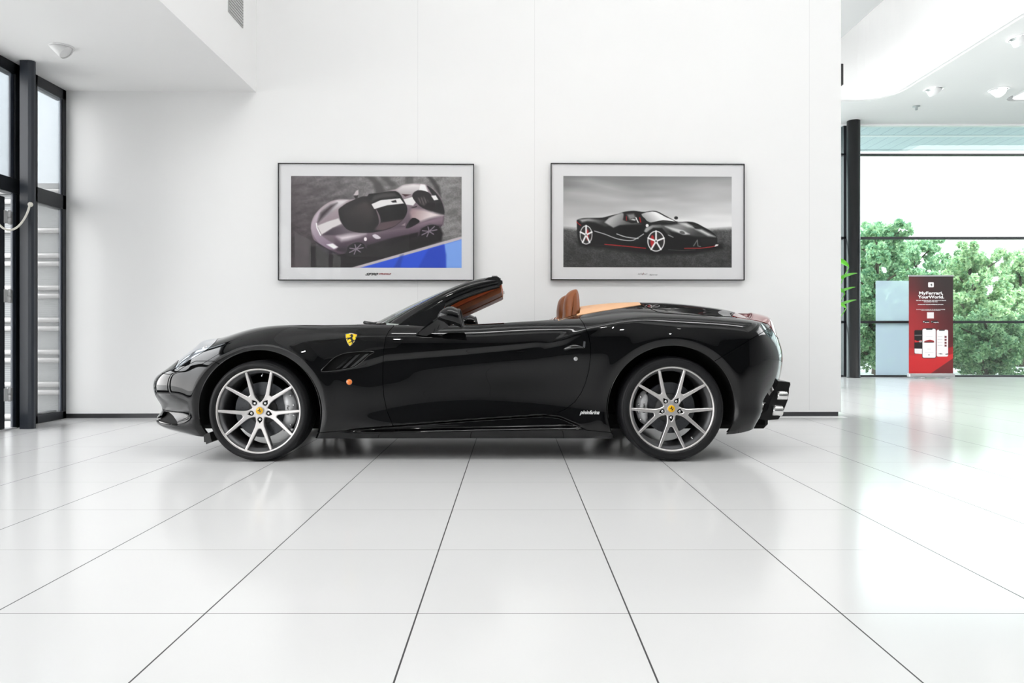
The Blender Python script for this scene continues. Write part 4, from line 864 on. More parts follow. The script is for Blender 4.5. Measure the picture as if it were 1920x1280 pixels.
# local coordinates, normals
LOC = np.stack([G[..., 0] - XC, -G[..., 1], G[..., 2]], -1)
du = np.gradient(LOC, axis=0); dt = np.gradient(LOC, axis=1); NRM = np.cross(dt, du); ln = np.linalg.norm(NRM, axis=2, keepdims=True)
NRM = NRM / np.maximum(ln, 1e-9)
mid = NRM[NU // 2, 60]
if mid[1] > 0: NRM = -NRM; FLIP = True
else: FLIP = False
bad = (ln[..., 0] < 1e-8); NRM[bad] = (0, 0, 1)
ATT = np.concatenate([LOC, NRM, np.broadcast_to(tau[..., None], (NU, NT, 1))], -1).reshape(-1, 7)
idx = np.arange(NU * NT).reshape(NU, NT)
q = np.stack([idx[:-1, :-1], idx[:-1, 1:], idx[1:, 1:], idx[1:, :-1]], -1).reshape(-1, 4)
a_, b_, c_ = LOC.reshape(-1, 3)[q[:, 0]], LOC.reshape(-1, 3)[q[:, 1]], LOC.reshape(-1, 3)[q[:, 2]]
fn = np.cross(b_ - a_, c_ - a_); k_ = (NU // 2) * (NT - 1) + 60
if fn[k_][1] > 0: q = q[:, ::-1]
QF = q.tolist()
def ppx(V): return proj(V[:, 0] + XC, -V[:, 1], V[:, 2])
def inpoly(pts, smooth=0):
    pts = smooth_poly(pts, smooth) if smooth else np.array(pts, float)
    return lambda V: sdf_poly(ppx(V), pts)
def arch(V, g=0.0):
    X = V[:, 0] + XC; z = V[:, 2]; w = -V[:, 1]
    a = np.hypot(X - WF[0], z - WF[1]) - RF_ - g; b2 = np.hypot(X - WR[0], z - WR[1]) - RR_ - g
    r = np.minimum(a, b2) * 280
    return np.where((w > 0.55) & (V[:, 6] < 8.6) if V.shape[1] > 6 else (w > 0.55), r, 99.0)
gap = 0.55
door_p = inpoly([(746, 596), (744, 606), (737, 612), (729, 621), (723, 633), (720.5, 648), (719, 665), (718, 690), (718, 718), (720, 745), (726, 771), (737, 798), (812, 792.5), (885, 787), (960, 782.5), (1020, 778.5), (1040, 775.5), (1060, 767), (1078, 753), (1090, 736), (1098, 717), (1104, 695), (1107, 670), (1107, 646), (1103, 626), (1094, 606), (1082, 590), (1078, 570)])
head_p = inpoly([(328, 690), (336, 672), (348, 655), (366, 640), (384, 628), (400, 620), (416, 622), (404, 641), (392, 652), (377, 662), (360, 672), (344, 683), (332, 692)])
vent_p = inpoly([(603, 696), (612, 684), (626, 671), (642, 663.5), (662, 660), (701, 659.5), (690, 667), (679, 678), (664, 688), (640, 692.5)])
tail_p = inpoly([(1371, 592), (1378, 586), (1400, 580), (1450, 580), (1475, 604), (1463, 640), (1453, 627), (1447, 615), (1439.5, 606.5), (1420, 601), (1395, 597)])
diff_p = inpoly([(1468, 708), (1460, 717), (1455, 730), (1447, 752), (1438, 776), (1432, 797), (1440, 812), (1520, 812), (1520, 700)])
fb_p = inpoly([(398.5, 676.5), (367, 676.5), (346, 687), (331, 697), (318, 702), (250, 690), (250, 860), (430, 860), (430, 690)])
intake_p = inpoly([(303, 779), (309, 771), (316, 772), (324, 779), (331, 789), (333, 797), (316, 794), (300, 789), (292, 784)])
sill_p = inpoly([(560, 817), (600, 811), (640, 807.5), (737, 799.5), (885, 788.5), (1020, 780.3), (1046, 783), (1062, 788), (1080, 796), (1098, 806), (1160, 812), (1160, 860), (560, 860)])
trunk_p = inpoly([(1199, 500), (1198.5, 566), (1204, 571.5), (1231, 584), (1245, 587), (1300, 590), (1345, 592.5), (1374, 594), (1480, 590), (1480, 500)])
rb_p = inpoly([(1336, 677.5), (1343, 675), (1380, 652.5), (1420, 628.5), (1440, 616.5), (1452, 606), (1520, 600), (1520, 860), (1330, 860), (1300, 720)])
orange_p = inpoly([(1040, 520), (1046, 602), (1060, 597.5), (1083, 591.3), (1120, 584.5), (1160, 578), (1203, 571.3), (1197.5, 565.5), (1197.5, 500)])
plan_open = [(-1.02, -.5), (-1.02, .30), (-.96, .52), (-.86, .70), (-.70, .742), (-.2, .745), (.20, .738), (.33, .72), (.37, .66), (.465, .61), (.485, .45), (.49, -.5)]
def cockpit(V): return np.where(V[:, 6] > 7.9, sdf_poly(np.stack([V[:, 0] + XC, -V[:, 1]], 1), plan_open) * 270, -99.0)
def hoodf(V): return np.minimum((V[:, 6] - 9.15) * 30, (-1.07 - (V[:, 0] + XC) - 0.25 * np.maximum(-V[:, 1] - .3, 0) * -1) * 250)
def NOT(f): return lambda V: -f(V)
def ALL(*fs):
    def g(V):
        r = None
        for f in fs:
            v = f(V); r = v if r is None else np.minimum(r, v)
        return r - gap
    return g
notopen = NOT(cockpit); Xr = lambda v: (lambda V: (V[:, 0] + XC - v) * 250)
isrear = Xr(0.1); isfront = NOT(Xr(0.1))
panels = {
 'front_bumper': (ALL(fb_p, arch, NOT(head_p), NOT(intake_p), isfront), paint),
 'headlight': (ALL(head_p, isfront), None),
 'front_fender': (ALL(NOT(fb_p), arch, NOT(head_p), NOT(vent_p), NOT(door_p), NOT(sill_p), NOT(hoodf), notopen, isfront), paint),
 'door': (ALL(door_p, notopen), paint),
 'side_sill': (ALL(sill_p, arch), paint),
 'rear_fender': (ALL(NOT(door_p), arch, NOT(sill_p), NOT(rb_p), NOT(tail_p), NOT(trunk_p), NOT(orange_p), notopen, isrear), paint),
 'rear_bumper': (ALL(rb_p, arch, NOT(tail_p), NOT(diff_p), NOT(trunk_p), isrear), paint),
}
both = {
 'hood': (ALL(hoodf, NOT(fb_p), NOT(head_p), isfront), paint),
 'trunk_lid': (ALL(trunk_p, NOT(tail_p), isrear), paint),
 'rear_deck': (ALL(orange_p, notopen, isrear), tanl),
 'taillight': (ALL(tail_p, isrear), None),
}
glass_black = glass_mat('lamp_lens', (0.95, 0.97, 1.0), 0.35)
redl = mat('tail_lamp_red', (0.22, 0.003, 0.004), 0.08, coat=1.0); headm = mat('head_lamp_lens', (0.80, 0.83, 0.88), 0.10, 0.85, coat=1.0)
def panel(name, phi, m, mirror_mesh=False):
    V, Fc = clip(ATT, QF, phi(ATT))
    V, Fc = V.copy(), Fc
    P3, N3 = V[:, :3], V[:, 3:6]; N3 = N3 / np.maximum(np.linalg.norm(N3, axis=1)[:, None], 1e-9)
    P3, N3, Fc = flange(P3, N3, Fc, 0.012)
    if mirror_mesh:
        n0 = len(P3); P3 = np.concatenate([P3, P3 * [1, -1, 1]]); N3 = np.concatenate([N3, N3 * [1, -1, 1]]); Fc = Fc + [tuple(i + n0 for i in f[::-1]) for f in Fc]
    return mkmesh(name, P3, Fc, m, N=N3, parent=car)
PANEL = {}
def mirrored(o):
    c = o.copy(); COL.objects.link(c); c.parent = o.parent; c.scale = (1, -1, 1); return c
for nm, (ph, mm) in panels.items():
    o = panel(nm, ph, mm or headm); PANEL[nm] = o; mirrored(o)
for nm, (ph, mm) in both.items():
    if nm == 'taillight': o = panel(nm, ph, redl); PANEL[nm] = o; mirrored(o)
    else: PANEL[nm] = panel(nm, ph, mm, True)
PANEL['headlight']['label'] = 'clear headlight lens'; PANEL['taillight']['label'] = 'red rear lamp'; PANEL['rear_deck']['label'] = 'light tan leather deck behind the seats'
# dark inner shell behind the gaps
st3 = (slice(None, None, 3), slice(None, None, 3)); SH = LOC[st3] - NRM[st3] * 0.024; SH[..., 1] = np.minimum(SH[..., 1], 0)
A7 = np.concatenate([SH, NRM[st3], tau[st3][..., None]], -1); n1, n2 = A7.shape[:2]; A7 = A7.reshape(-1, 7); ii = np.arange(n1 * n2).reshape(n1, n2)
qf = np.stack([ii[:-1, :-1], ii[1:, :-1], ii[1:, 1:], ii[:-1, 1:]], -1).reshape(-1, 4).tolist()
plan2 = [(a - (0.02 if a < 0 else -0.02), b_ + 0.02) for a, b_ in plan_open]
ph = np.minimum(arch(A7, 0.002), -np.where(A7[:, 6] > 7.9, sdf_poly(np.stack([A7[:, 0] + XC, -A7[:, 1]], 1), plan_open) * 270, -99.0) + 1)
SV, SF = clip(A7, qf, ph); SV = SV[:, :3]; n0 = len(SV); SV = np.concatenate([SV, SV * [1, -1, 1]]); SF = SF + [tuple(i + n0 for i in f[::-1]) for f in SF]
mkmesh('inner_shell', SV, SF, matte, parent=car)
# underbody, wheel housings
def L_(X, w, z): return Vector((X - XC, -w, z))
m = MB(); m.bbox(-2.25 - XC, 1.78 - XC, -.60, .60, .165, .30, .03)
for s in (-1, 1): m.bbox(-1.22 - XC, .60 - XC, s * .74 - .13, s * .74 + .13, .165, .26, .02)
m.build('underbody', matte, car)
for (cx, cz), R in ((WF, RF_), (WR, RR_)):
    m = MB(); a0, a1 = math.radians(-14), math.radians(194)
    m.lathe([(R + .004, -.905), (R + .008, -.60), (.30, -.585), (.001, -.58)], (cx - XC, 0, cz), 1, 40, 0, a0, a1)
    o = m.build('wheel_housing', matte, car); mirrored(o)
for (cx, cz), R, aa in ((WF, RF_, (-8, 188)), (WR, RR_, (-8, 188))):     # thin bright wheel-arch edge
    pts = []
    for a in np.linspace(math.radians(aa[0]), math.radians(aa[1]), 70):
        X = cx + (R + .001) * math.cos(a); z = cz + (R + .001) * math.sin(a)
        if z < .15: continue
        d = (G[..., 0] - X) ** 2 + (G[..., 2] - z) ** 2 + (tau > 8.6) * 9; kq = np.unravel_index(d.argmin(), d.shape); pts.append((X - XC, -G[kq][1] + .001, z))
    for _ in range(3): pts = [pts[0]] + [(pts[i][0], (pts[i - 1][1] + pts[i][1] + pts[i + 1][1]) / 3, pts[i][2]) for i in range(1, len(pts) - 1)] + [pts[-1]]
    m = MB(); m.tube(pts, .0022, 6); o = m.build('arch_edge', gloss, car); mirrored(o)
# mud flaps / lip behind the front bumper
m = MB(); m.prism([(391 , 0), (0, 0), (0, 1)], 0, 0, 1) if False else None
fl = [PX(a, b_, YC - .80) for a, b_ in ((389, 812), (390, 826), (393, 826), (394, 830), (404, 825), (400, 808))]
m.prism([(p_.x - XC, p_.z) for p_ in fl], 1, -.86, -.62); o = m.build('air_deflector', blkpl, car); mirrored(o)
# front splitter & intake interior
def surf_local(px, py, inset=0.0):
    """nearest point of the near body side seen at that spot"""
    d = np.hypot(PP[..., 0] - px, PP[..., 1] - py) + (tau > 9.5) * 50 + (tau < 0.3) * 50; k = np.unravel_index(d.argmin(), d.shape)
    return Vector(LOC[k]), Vector(NRM[k])
def on_surface(pts, off):
    out = []
    for px, py in pts:
        p0, n0 = surf_local(px, py); Y = YC + p0.y; X = (px - 960) * Y / F - XC; z = CAMZ - (py - HY) * Y / F
        q0 = Vector((X, p0.y, z)); q0 -= n0 * ((q0 - p0).dot(n0)) - n0 * off; out.append((q0, n0))
    return out
def strip(mb, pts, r, off, seg=6, mi=0): mb.tube([q_[0] for q_ in on_surface(pts, off)], r, seg, mi)

# side vent: dark backing, three slats, thin rim
m = MB()
for a in (((628, 692), (655, 668)), ((640, 692), (667, 665)), ((655, 690), (684, 664))):
    s0 = on_surface([a[0], a[1]], -0.014); e = s0[0][1] * 0.016; dx = Vector((0.028, 0, 0.006))
    p0, p1 = s0[0][0], s0[1][0]; m.add([p0, p1, p1 + dx - e * .2, p0 + dx - e * .2, p0 - e, p1 - e, p1 + dx - e, p0 + dx - e], [(0, 1, 2, 3), (7, 6, 5, 4), (0, 3, 7, 4), (1, 5, 6, 2), (0, 4, 5, 1), (3, 2, 6, 7)])
o = m.build('vent_slats', gloss, car, fixn=True); mirrored(o)
m = MB(); rim_ = [(603, 696.5), (612, 684), (626, 671), (642, 663.3), (662, 659.8), (701, 659), (690, 667), (679, 678), (664, 688), (640, 693)]
m.tube([q_[0] for q_ in on_surface([tuple(v) for v in smooth_poly(rim_, 3)], 0.0)], 0.0026, 6, closed=True); o = m.build('vent_rim', gloss, car); mirrored(o)
# headlight inside glints: projectors
for px, py, r in ((349, 672, .018), (364, 662, .022), (384, 650, .018)):
    m = MB()
    (p0, n0), = on_surface([(px, py)], 0.001); Q = n0.to_track_quat('Z', 'Y').to_matrix().to_4x4(); k = MB(); k.lathe([(.001, .003), (r * .6, .003), (r * .8, .001), (r, .0015), (r, -.003)], (0, 0, 0), 2, 20)
    m.add([Matrix.Translation(p0) @ Q @ Vector(v) for v in k.v], k.f, 0, True); m.build('projector_lamp', chrome, PANEL['headlight'])
# ---- badges
horse = [(.47, .90), (.50, .95), (.55, .90), (.60, .87), (.63, .76), (.62, .68), (.58, .62), (.60, .55), (.66, .47), (.73, .43), (.80, .46), (.84, .54), (.82, .63), (.80, .70), (.83, .76), (.87, .68), (.885, .58), (.87, .48), (.82, .40), (.75, .37), (.71, .33), (.68, .25), (.70, .16), (.73, .08), (.70, .03), (.66, .05), (.66, .12), (.62, .18), (.60, .24), (.52, .22), (.44, .20), (.38, .16), (.34, .19), (.38, .24), (.46, .28), (.54, .31), (.52, .38), (.47, .45), (.42, .50), (.34, .47), (.28, .41), (.26, .33), (.22, .36), (.23, .45), (.28, .52), (.20, .52), (.12, .46), (.08, .48), (.12, .55), (.20, .60), (.30, .61), (.38, .62), (.44, .66), (.46, .72), (.44, .78), (.38, .76), (.35, .79), (.40, .85)]
def plate(name, pts, thick, M, m_, parent, bev=0.0):
    """flat raised shape with its outline (x, y) standing off the surface by thick"""
    k = MB(); n = len(pts); vs = [M @ Vector((x, y, 0)) for x, y in pts] + [M @ Vector((x * (1 - bev), y * (1 - bev), thick)) for x, y in pts]
    k.add(vs, [tuple(range(n, 2 * n))] + [(i, (i + 1) % n, (i + 1) % n + n, i + n) for i in range(n)]); return k.build(name, m_, parent)
(p0, n0), = on_surface([(657.3, 636.3)], 0.0); n0 = Vector((n0.x, n0.y, n0.z * 0.9)).normalized()
def frame_at(p0, n0, roll=0):
    z = n0.normalized(); x = Vector((1, 0, 0)); x = (x - z * x.dot(z)).normalized(); y = z.cross(x)
    M = Matrix((x, y, z)).transposed().to_4x4(); M.translation = p0; return M @ Matrix.Rotation(roll, 4, 'Z')
MS = frame_at(p0, n0, -0.05); hh = 0.046
sh_ = [(-.78, .80), (-.4, .90), (0, .98), (.4, .90), (.86, .80), (.88, .55), (.80, .15), (.62, -.30), (.35, -.72), (.03, -1.0), (-.28, -.72), (-.52, -.30), (-.70, .15), (-.79, .55)]
shs = [tuple(v * hh * np.array([.98, 1.0])) for v in smooth_poly(sh_, 3)]
sb = plate('shield_badge', shs, 0.002, MS, chrome, PANEL['front_fender'], 0.02); 
shm = MS @ Matrix.Translation((0, 0, 0.0022))
k = MB(); pts = [(x * .92, y * .92) for x, y in shs]; n = len(pts); k.add([shm @ Vector((x, y, 0)) for x, y in pts], [tuple(range(n))], 0)
k.add([shm @ Vector(((x - .5) * .086 + .004, (y - .47) * .080, 0.0006)) for x, y in horse], [tuple(range(len(horse)))], 1)
for i, c in enumerate(((0.0, .25, .05), (.75, .75, .75), (.55, .01, .01))): pass
k.add([shm @ Vector((x, y, .0005)) for x, y in ((-.033, .036), (-.015, .0395), (-.015, .0375), (-.033, .034))], [(0, 1, 2, 3)], 2)
k.add([shm @ Vector((x, y, .0005)) for x, y in ((-.015, .0395), (.018, .0395), (.018, .0375), (-.015, .0375))], [(0, 1, 2, 3)], 3)
k.add([shm @ Vector((x, y, .0005)) for x, y in ((.018, .0395), (.038, .0355), (.038, .0335), (.018, .0375))], [(0, 1, 2, 3)], 4)
fo = k.build('shield_face', [yellow, badgeblk, mat('badge_green', (0, .2, .04), .3), mat('badge_white', (.7, .7, .7), .3), mat('badge_red', (.5, .01, .01), .3)], PANEL['front_fender'])
lt = None
for s, x in (('S', -.011), ('F', .011)):
    lt = text_mesh('badge_letter', s, 0.016, shm @ Matrix.Translation((x + .002, -.031, 0.0007)), badgeblk, PANEL['front_fender'], 0.0002)
# side marker lamp
(p0, n0), = on_surface([(655, 716)], 0.0); Q = frame_at(p0, n0); k = MB(); k.lathe([(.021, 0), (.021, .003), (.0185, .004)], (0, 0, 0), 2, 24, 1); k.lathe([(.0185, .003), (.015, .008), (.008, .011), (.001, .012)], (0, 0, 0), 2, 24, 0)
k.v = [Q @ Vector(v) for v in k.v]; o = k.build('side_marker_lamp', [mat('amber_lens', (0.85, 0.20, 0.01), 0.15, coat=1.0), gloss], car); mirrored(o)
# door handle + lock
k = MB(); pts = smooth_poly([(1057, 656), (1066, 648), (1078, 642), (1086, 640), (1098, 644), (1099, 655), (1093, 661), (1076, 663), (1063, 661)], 3)
q_ = on_surface([tuple(v) for v in pts], 0.0006); cen = sum((a[0] for a in q_), Vector()) / len(q_); nn = sum((a[1] for a in q_), Vector()).normalized()
ring = [a[0] for a in q_]; inner = [cen + (a - cen) * .8 - nn * .022 for a in ring]; n = len(ring)
k.add(ring + inner, [(i, (i + 1) % n, (i + 1) % n + n, i + n) for i in range(n)] + [tuple(range(n, 2 * n))], 0, False); o = k.build('handle_recess', gloss, PANEL['door'])
k = MB(); A_, B_ = on_surface([(1058, 655), (1094, 652)], 0.012); hp = []
for i in range(13): s = i / 12; hp.append(A_[0].lerp(B_[0], s) + nn * (0.020 * math.sin(PI * s)) + Vector((0, 0, .012 * math.sin(PI * s))))
k.tube(hp, [0.003 + 0.011 * math.sin(PI * min(1, i / 12 + .06)) ** .6 if i < 12 else .006 for i in range(13)], 12); k.build('door_handle', gloss, PANEL['door'])
k = MB(); (p1, n1_), = on_surface([(1095, 646)], 0.001); Q = frame_at(p1, n1_); k.add([Q @ Vector(v) for v in ((-.008, -.02, .0), (.006, -.02, .0), (.010, .02, .0), (-.003, .022, .0), (-.008, -.02, .004), (.006, -.02, .004), (.010, .02, .004), (-.003, .022, .004))], [(4, 5, 6, 7), (0, 1, 5, 4), (1, 2, 6, 5), (2, 3, 7, 6), (3, 0, 4, 7)]); k.build('handle_chrome', chrome, PANEL['door'])
(p1, n1_), = on_surface([(1079.5, 672.5)], 0.0); Q = frame_at(p1, n1_); k = MB(); k.lathe([(.0135, 0), (.0135, .0025), (.0085, .004), (.001, .004)], (0, 0, 0), 2, 20); k.v = [Q @ Vector(v) for v in k.v]; k.build('door_lock', mat('lock_metal', (.45, .45, .45), .3, .6), PANEL['door'])
# script lettering on the rear fender
(p1, n1_), = on_surface([(1105.5, 773)], 0.001)
o = text_mesh('script_lettering', 'pininfarina', 0.034, Matrix.Identity(4), mat('script_silver', (.8, .8, .8), .3), PANEL['rear_fender'], 0.0005, shear=0.45, bold=0.0006)
xs = [v.co.x for v in o.data.vertices]; ww = max(xs) - min(xs); o.data.transform(frame_at(p1 + n1_ * .004, n1_) @ Matrix.Diagonal((37 * (YC + p1.y) / F / ww, 1, 1, 1)) @ Matrix.Translation((-(max(xs) + min(xs)) / 2, 0, 0)))
# ---- rear diffuser with exhaust pipes
k = MB()
def rear_sec(w, n=0):
    xr_ = 1.955 - 0.06 * (w / .66) ** 2
    zs = [(.0, .225), (xr_ - 1.80, .228)]
    return [(1.68, .245), (xr_ - .16, .232), (xr_ - .075, .240), (xr_ - .04, .30), (xr_ - .012, .37), (xr_ - .004, .42), (xr_ - .003, .45), (xr_ + .006, .475), (xr_ + .004, .492), (xr_ - .05, .50), (1.68, .505)]
ws = [-.66, -.655, -.6, -.45, -.25, 0, .25, .45, .6, .655, .66]; A = np.array([[(x - XC, w, z) for x, z in rear_sec(abs(w))] for w in ws])
k.grid(A, 0, True); n = A.shape[1]
k.add([tuple(v) for v in A[0]], [tuple(range(n))]); k.add([tuple(v) for v in A[-1]], [tuple(range(n - 1, -1, -1))])
o = k.build('rear_diffuser', mat('diffuser_black', (.004, .004, .004), .25, spec=.4), car, fixn=True)
pipem = mat('exhaust_chrome', (.8, .79, .78), 0.12, 1.0)
for s in (1, -1):
    for px, py, w, rr2 in ((1474, 741, .645, .034), (1465, 769, .645, .040)):
        c = PX(px, py, YC - w); tipx = c.x - XC; k = MB()
        k.lathe([(rr2 - .002, 0), (rr2, -.004), (rr2, -.068), (rr2 - .006, -.072), (.001, -.072)], (tipx, -w * s, c.z), 0, 32); k.lathe([(rr2 - .002, 0), (rr2 - .006, -.003), (rr2 - .006, -.05), (.001, -.05)], (tipx, -w * s, c.z), 0, 32, 1)
        k.v = [(v[0], -w * s + (v[1] + w * s) * (1.0 if True else 1), v[2]) for v in k.v]
        o = k.build('exhaust_pipe', [pipem, blkpl], car)
        # small cheek the pipe sits in
m = None
# ---- wheels
tmp = MB()
def wheel_face():
    NR, NA = 116, 470
    r = np.linspace(.022, .262, NR); a = np.linspace(0, 2 * PI, NA, endpoint=False); R_, A_ = np.meshgrid(r, a, indexing='ij'); x = R_ * np.sin(A_); z = R_ * np.cos(A_)
    P = np.stack([x.ravel(), z.ravel()], 1)
    def seg(p0, p1, w0, w1):
        p0, p1 = np.array(p0), np.array(p1); e = p1 - p0; q = P - p0; t = np.clip((q @ e) / (e @ e), 0, 1); d = np.hypot(*(q - t[:, None] * e).T); return (w0 * (1 - t) + w1 * t) - d
    def smax(a_, b_, k): h = np.clip(.5 + .5 * (a_ - b_) / k, 0, 1); return b_ * (1 - h) + a_ * h + k * h * (1 - h)
    phi = .046 - np.hypot(*P.T)
    for i in range(5):
        an = PI + i * 2 * PI / 5; d = np.array([math.sin(an), math.cos(an)]); arm = seg(d * .03, d * .092, .030, .024)
        fork = None
        for s in (-1, 1):
            b2 = an + s * math.radians(18); tp = np.array([math.sin(b2), math.cos(b2)]) * .268; st_ = d * .090 + np.array([d[1], -d[0]]) * s * .011; sp_ = seg(st_, tp, .0135, .0078); fork = sp_ if fork is None else smax(fork, sp_, .012)
        phi = smax(phi, smax(arm, fork, .012), .010)
    for i in range(5):
        an = PI + i * 2 * PI / 5; d = np.array([math.sin(an), math.cos(an)]); c = d * .0585; h = .0148 - np.hypot(*(P - c).T); h2 = .003 - np.hypot(*(P - d * .079).T); h = smax(h, h2, .014); phi = np.minimum(phi, -h)
    rr_ = np.hypot(*P.T); y = 0.006 + 0.024 * (1 - np.clip((rr_ - .05) / .21, 0, 1) ** 1.3) + 0.010 * sstep(.10, .0, rr_) * 0; y += np.clip(.0035 - phi, 0, .0035) * .9
    V = np.stack([P[:, 0], y, P[:, 1]], 1); idx = np.arange(NR * NA).reshape(NR, NA); nx_ = np.roll(idx, -1, 1)
    q = np.stack([idx[:-1], idx[1:], nx_[1:], nx_[:-1]], -1).reshape(-1, 4)
    Vc, Fc = clip(V, q.tolist(), phi)
    f0 = Fc[len(Fc) // 2]; nrm = np.cross(Vc[f0[1]] - Vc[f0[0]], Vc[f0[2]] - Vc[f0[0]])
    if nrm[1] > 0: Fc = [f[::-1] for f in Fc]
    N = np.tile([0., 1., 0.], (len(Vc), 1)); V3, N3, F3 = flange(Vc, -N, Fc, .034)
    mi = [0] * len(Fc) + [1] * (len(F3) - len(Fc))
    return V3, F3, mi
WV, WFc, WMI = wheel_face()
def make_wheel(name, c, R, depth, caliper_side, rear):
    """wheel with outer rim plane at local y = 0, axis along +y"""
    me = bpy.data.meshes.new('wheel_rim'); k = MB()
    k.add([tuple(v) for v in WV], WFc, 0, False); k.m = list(WMI)
    k.lathe([(.2755, .010), (.276, .002), (.2745, -.001), (.268, .000), (.263, .004), (.2615, .010)], (0, 0, 0), 1, 120, 0)
    k.lathe([(.2615, .010), (.256, .028), (.246, .036), (.243, .060), (.242, depth - .02), (.27, depth)], (0, 0, 0), 1, 120, 1)
    k.lathe([(.276, .002), (.276, .03)], (0, 0, 0), 1, 60, 1)
    t = k.build('wheel', [machined, greyal], car); t.location = (c[0] - XC, -(YC - 4.559), c[1])
    k = MB(); s = R - .276
    prof = [(.272, .014), (.276, -.001), (.279, -.006), (.284, -.0085), (.276 + s * .35, -.0135), (.276 + s * .62, -.012), (.276 + s * .80, -.004), (R - .008, .010), (R - .002, .024), (R, .045), (R, depth - .045), (R - .004, depth - .022), (R - .02, depth), (.30, depth + .01), (.27, depth - .005)]
    k.lathe(prof, (0, 0, 0), 1, 120)
    for gy in (.07, .11, .15): k.lathe([(R + .0005, gy), (R - .004, gy + .002), (R - .004, gy + .006), (R + .0005, gy + .008)], (0, 0, 0), 1, 90)
    k.lathe([(.2835, -.0087), (.2845, -.0105), (.2855, -.009)], (0, 0, 0), 1, 90); k.lathe([(.276 + s * .70, -.0098), (.276 + s * .72, -.0125), (.276 + s * .735, -.0095)], (0, 0, 0), 1, 90)
    k.build('tyre', rubber, t)
    k = MB(); k.lathe([(.0235, .028), (.0225, .0215), (.020, .0205), (.001, .020)], (0, 0, 0), 1, 40, 0)
    k.add([((x - .48) * .034, .0193, (y - .47) * .034) for x, y in horse], [tuple(range(len(horse)))], 1); k.lathe([(.0262, .030), (.026, .0235), (.0235, .0225), (.0232, .028)], (0, 0, 0), 1, 40, 2)
    k.build('centre_cap', [orangey, badgeblk, machined], t)
    for i in range(5):
        an = PI + i * 2 * PI / 5; x, z = math.sin(an) * .0585, math.cos(an) * .0585; k = MB(); k.lathe([(.0085, .058), (.0085, .034), (.007, .031), (.003, .030), (.001, .030)], (x, 0, z), 1, 12, 0); k.lathe([(.0135, .06), (.0125, .046), (.0105, .044)], (x, 0, z), 1, 20, 0); k.lathe([(.016, .03), (.015, .064), (.001, .066)], (x, 0, z), 1, 20, 1)
        k.build('lug_bolt', [chrome, blkpl], t)
    # drilled disc
    NR, NA = 14, 150; r = np.linspace(.095, .182 if not rear else .165, NR); r = np.linspace(.095, .182 if not rear else .168, 34); a = np.linspace(0, 2 * PI, 300, endpoint=False); R_, A_ = np.meshgrid(r, a, indexing='ij'); P = np.stack([(R_ * np.sin(A_)).ravel(), (R_ * np.cos(A_)).ravel()], 1)
    ph = np.minimum(np.hypot(*P.T) - .096, (r[-1] - .001) - np.hypot(*P.T))
    for i in range(60):
        an = i * 2 * PI / 20 + (i // 20) * .10; rh = .112 + .022 * (i // 20); ph = np.minimum(ph, np.hypot(P[:, 0] - math.sin(an) * rh, P[:, 1] - math.cos(an) * rh) - .0032)
    idx = np.arange(P.shape[0]).reshape(len(r), 300); q = np.stack([idx[:-1], idx[1:], np.roll(idx, -1, 1)[1:], np.roll(idx, -1, 1)[:-1]], -1).reshape(-1, 4)
    Vc, Fc = clip(np.stack([P[:, 0], np.full(len(P), .088), P[:, 1]], 1), q.tolist(), ph); k = MB(); k.add([tuple(v) for v in Vc], Fc, 0); k.lathe([(r[-1] - .001, .088), (r[-1] - .001, .116), (.095, .116)], (0, 0, 0), 1, 90); k.lathe([(.096, .088), (.09, .072), (.03, .068), (.001, .068)], (0, 0, 0), 1, 60, 1)
    k.lathe([(r[-1] - .004, .104), (.097, .104)], (0, 0, 0), 1, 60, 1)
    k.build('brake_disc', [mat('carbon_disc', (0.06, 0.063, 0.07), 0.35, 0.3), mat('disc_bell', (0.03, 0.03, 0.03), 0.5)], t)
    # caliper: curved block with ribs
    k = MB(); ca = PI / 2 * caliper_side; sp_ = math.radians(44 if not rear else 34); ro, ri = (.226, .142) if not rear else (.216, .140)
    secs = []
    for i in range(25):
        s = -1 + 2 * i / 24; an = ca + s * sp_; tpr = (1 - abs(s) ** 6 * .5); y0 = .066 + .012 * abs(s) ** 3; r1 = ri + (ro - ri) * (.08 + .5 * abs(s) ** 5); r2 = ro - (ro - ri) * .25 * abs(s) ** 4; bmp = .006 * math.cos(s * 3 * PI) ** 2
        pr = [(r1, .10), (r1, y0 + .012), (r1 + .008, y0 - bmp * .3), ((r1 + r2) / 2, y0 - .004 - bmp), (r2 - .016, y0 + .002), (r2 - .012, y0 + .008), (r2, y0 + .014), (r2, .125)]
        secs.append([(math.sin(an) * q_[0], q_[1], math.cos(an) * q_[0]) for q_ in pr])
    k.grid(secs, 0, True); n = len(secs[0]); k.add(secs[0], [tuple(range(n))]); k.add(secs[-1], [tuple(range(n))[::-1]])
    o = k.build('brake_caliper', mat('caliper_grey', (0.68, 0.68, 0.69), 0.35, 0.2), t, fixn=True)
    for s in (-.62, -.2, .2, .62):
        k = MB(); an = ca + s * sp_; rb = (ri + ro) / 2 + .028; k.lathe([(.007, .072), (.007, .058), (.001, .057)], (math.sin(an) * rb, 0, math.cos(an) * rb), 1, 12); k.build('caliper_bolt', chrome, t)
    tx_ = text_mesh('caliper_lettering', 'Ferrari', 0.022, Matrix.Identity(4), badgeblk, t, 0.0004, bold=.0004)
    mm = Matrix.Translation((math.sin(ca) * (ri + .030), .0585, 0.0)) @ Matrix.Rotation(PI / 2, 4, 'X') @ Matrix.Rotation(-PI / 2 if caliper_side > 0 else PI / 2, 4, 'Z'); tx_.data.transform(mm)
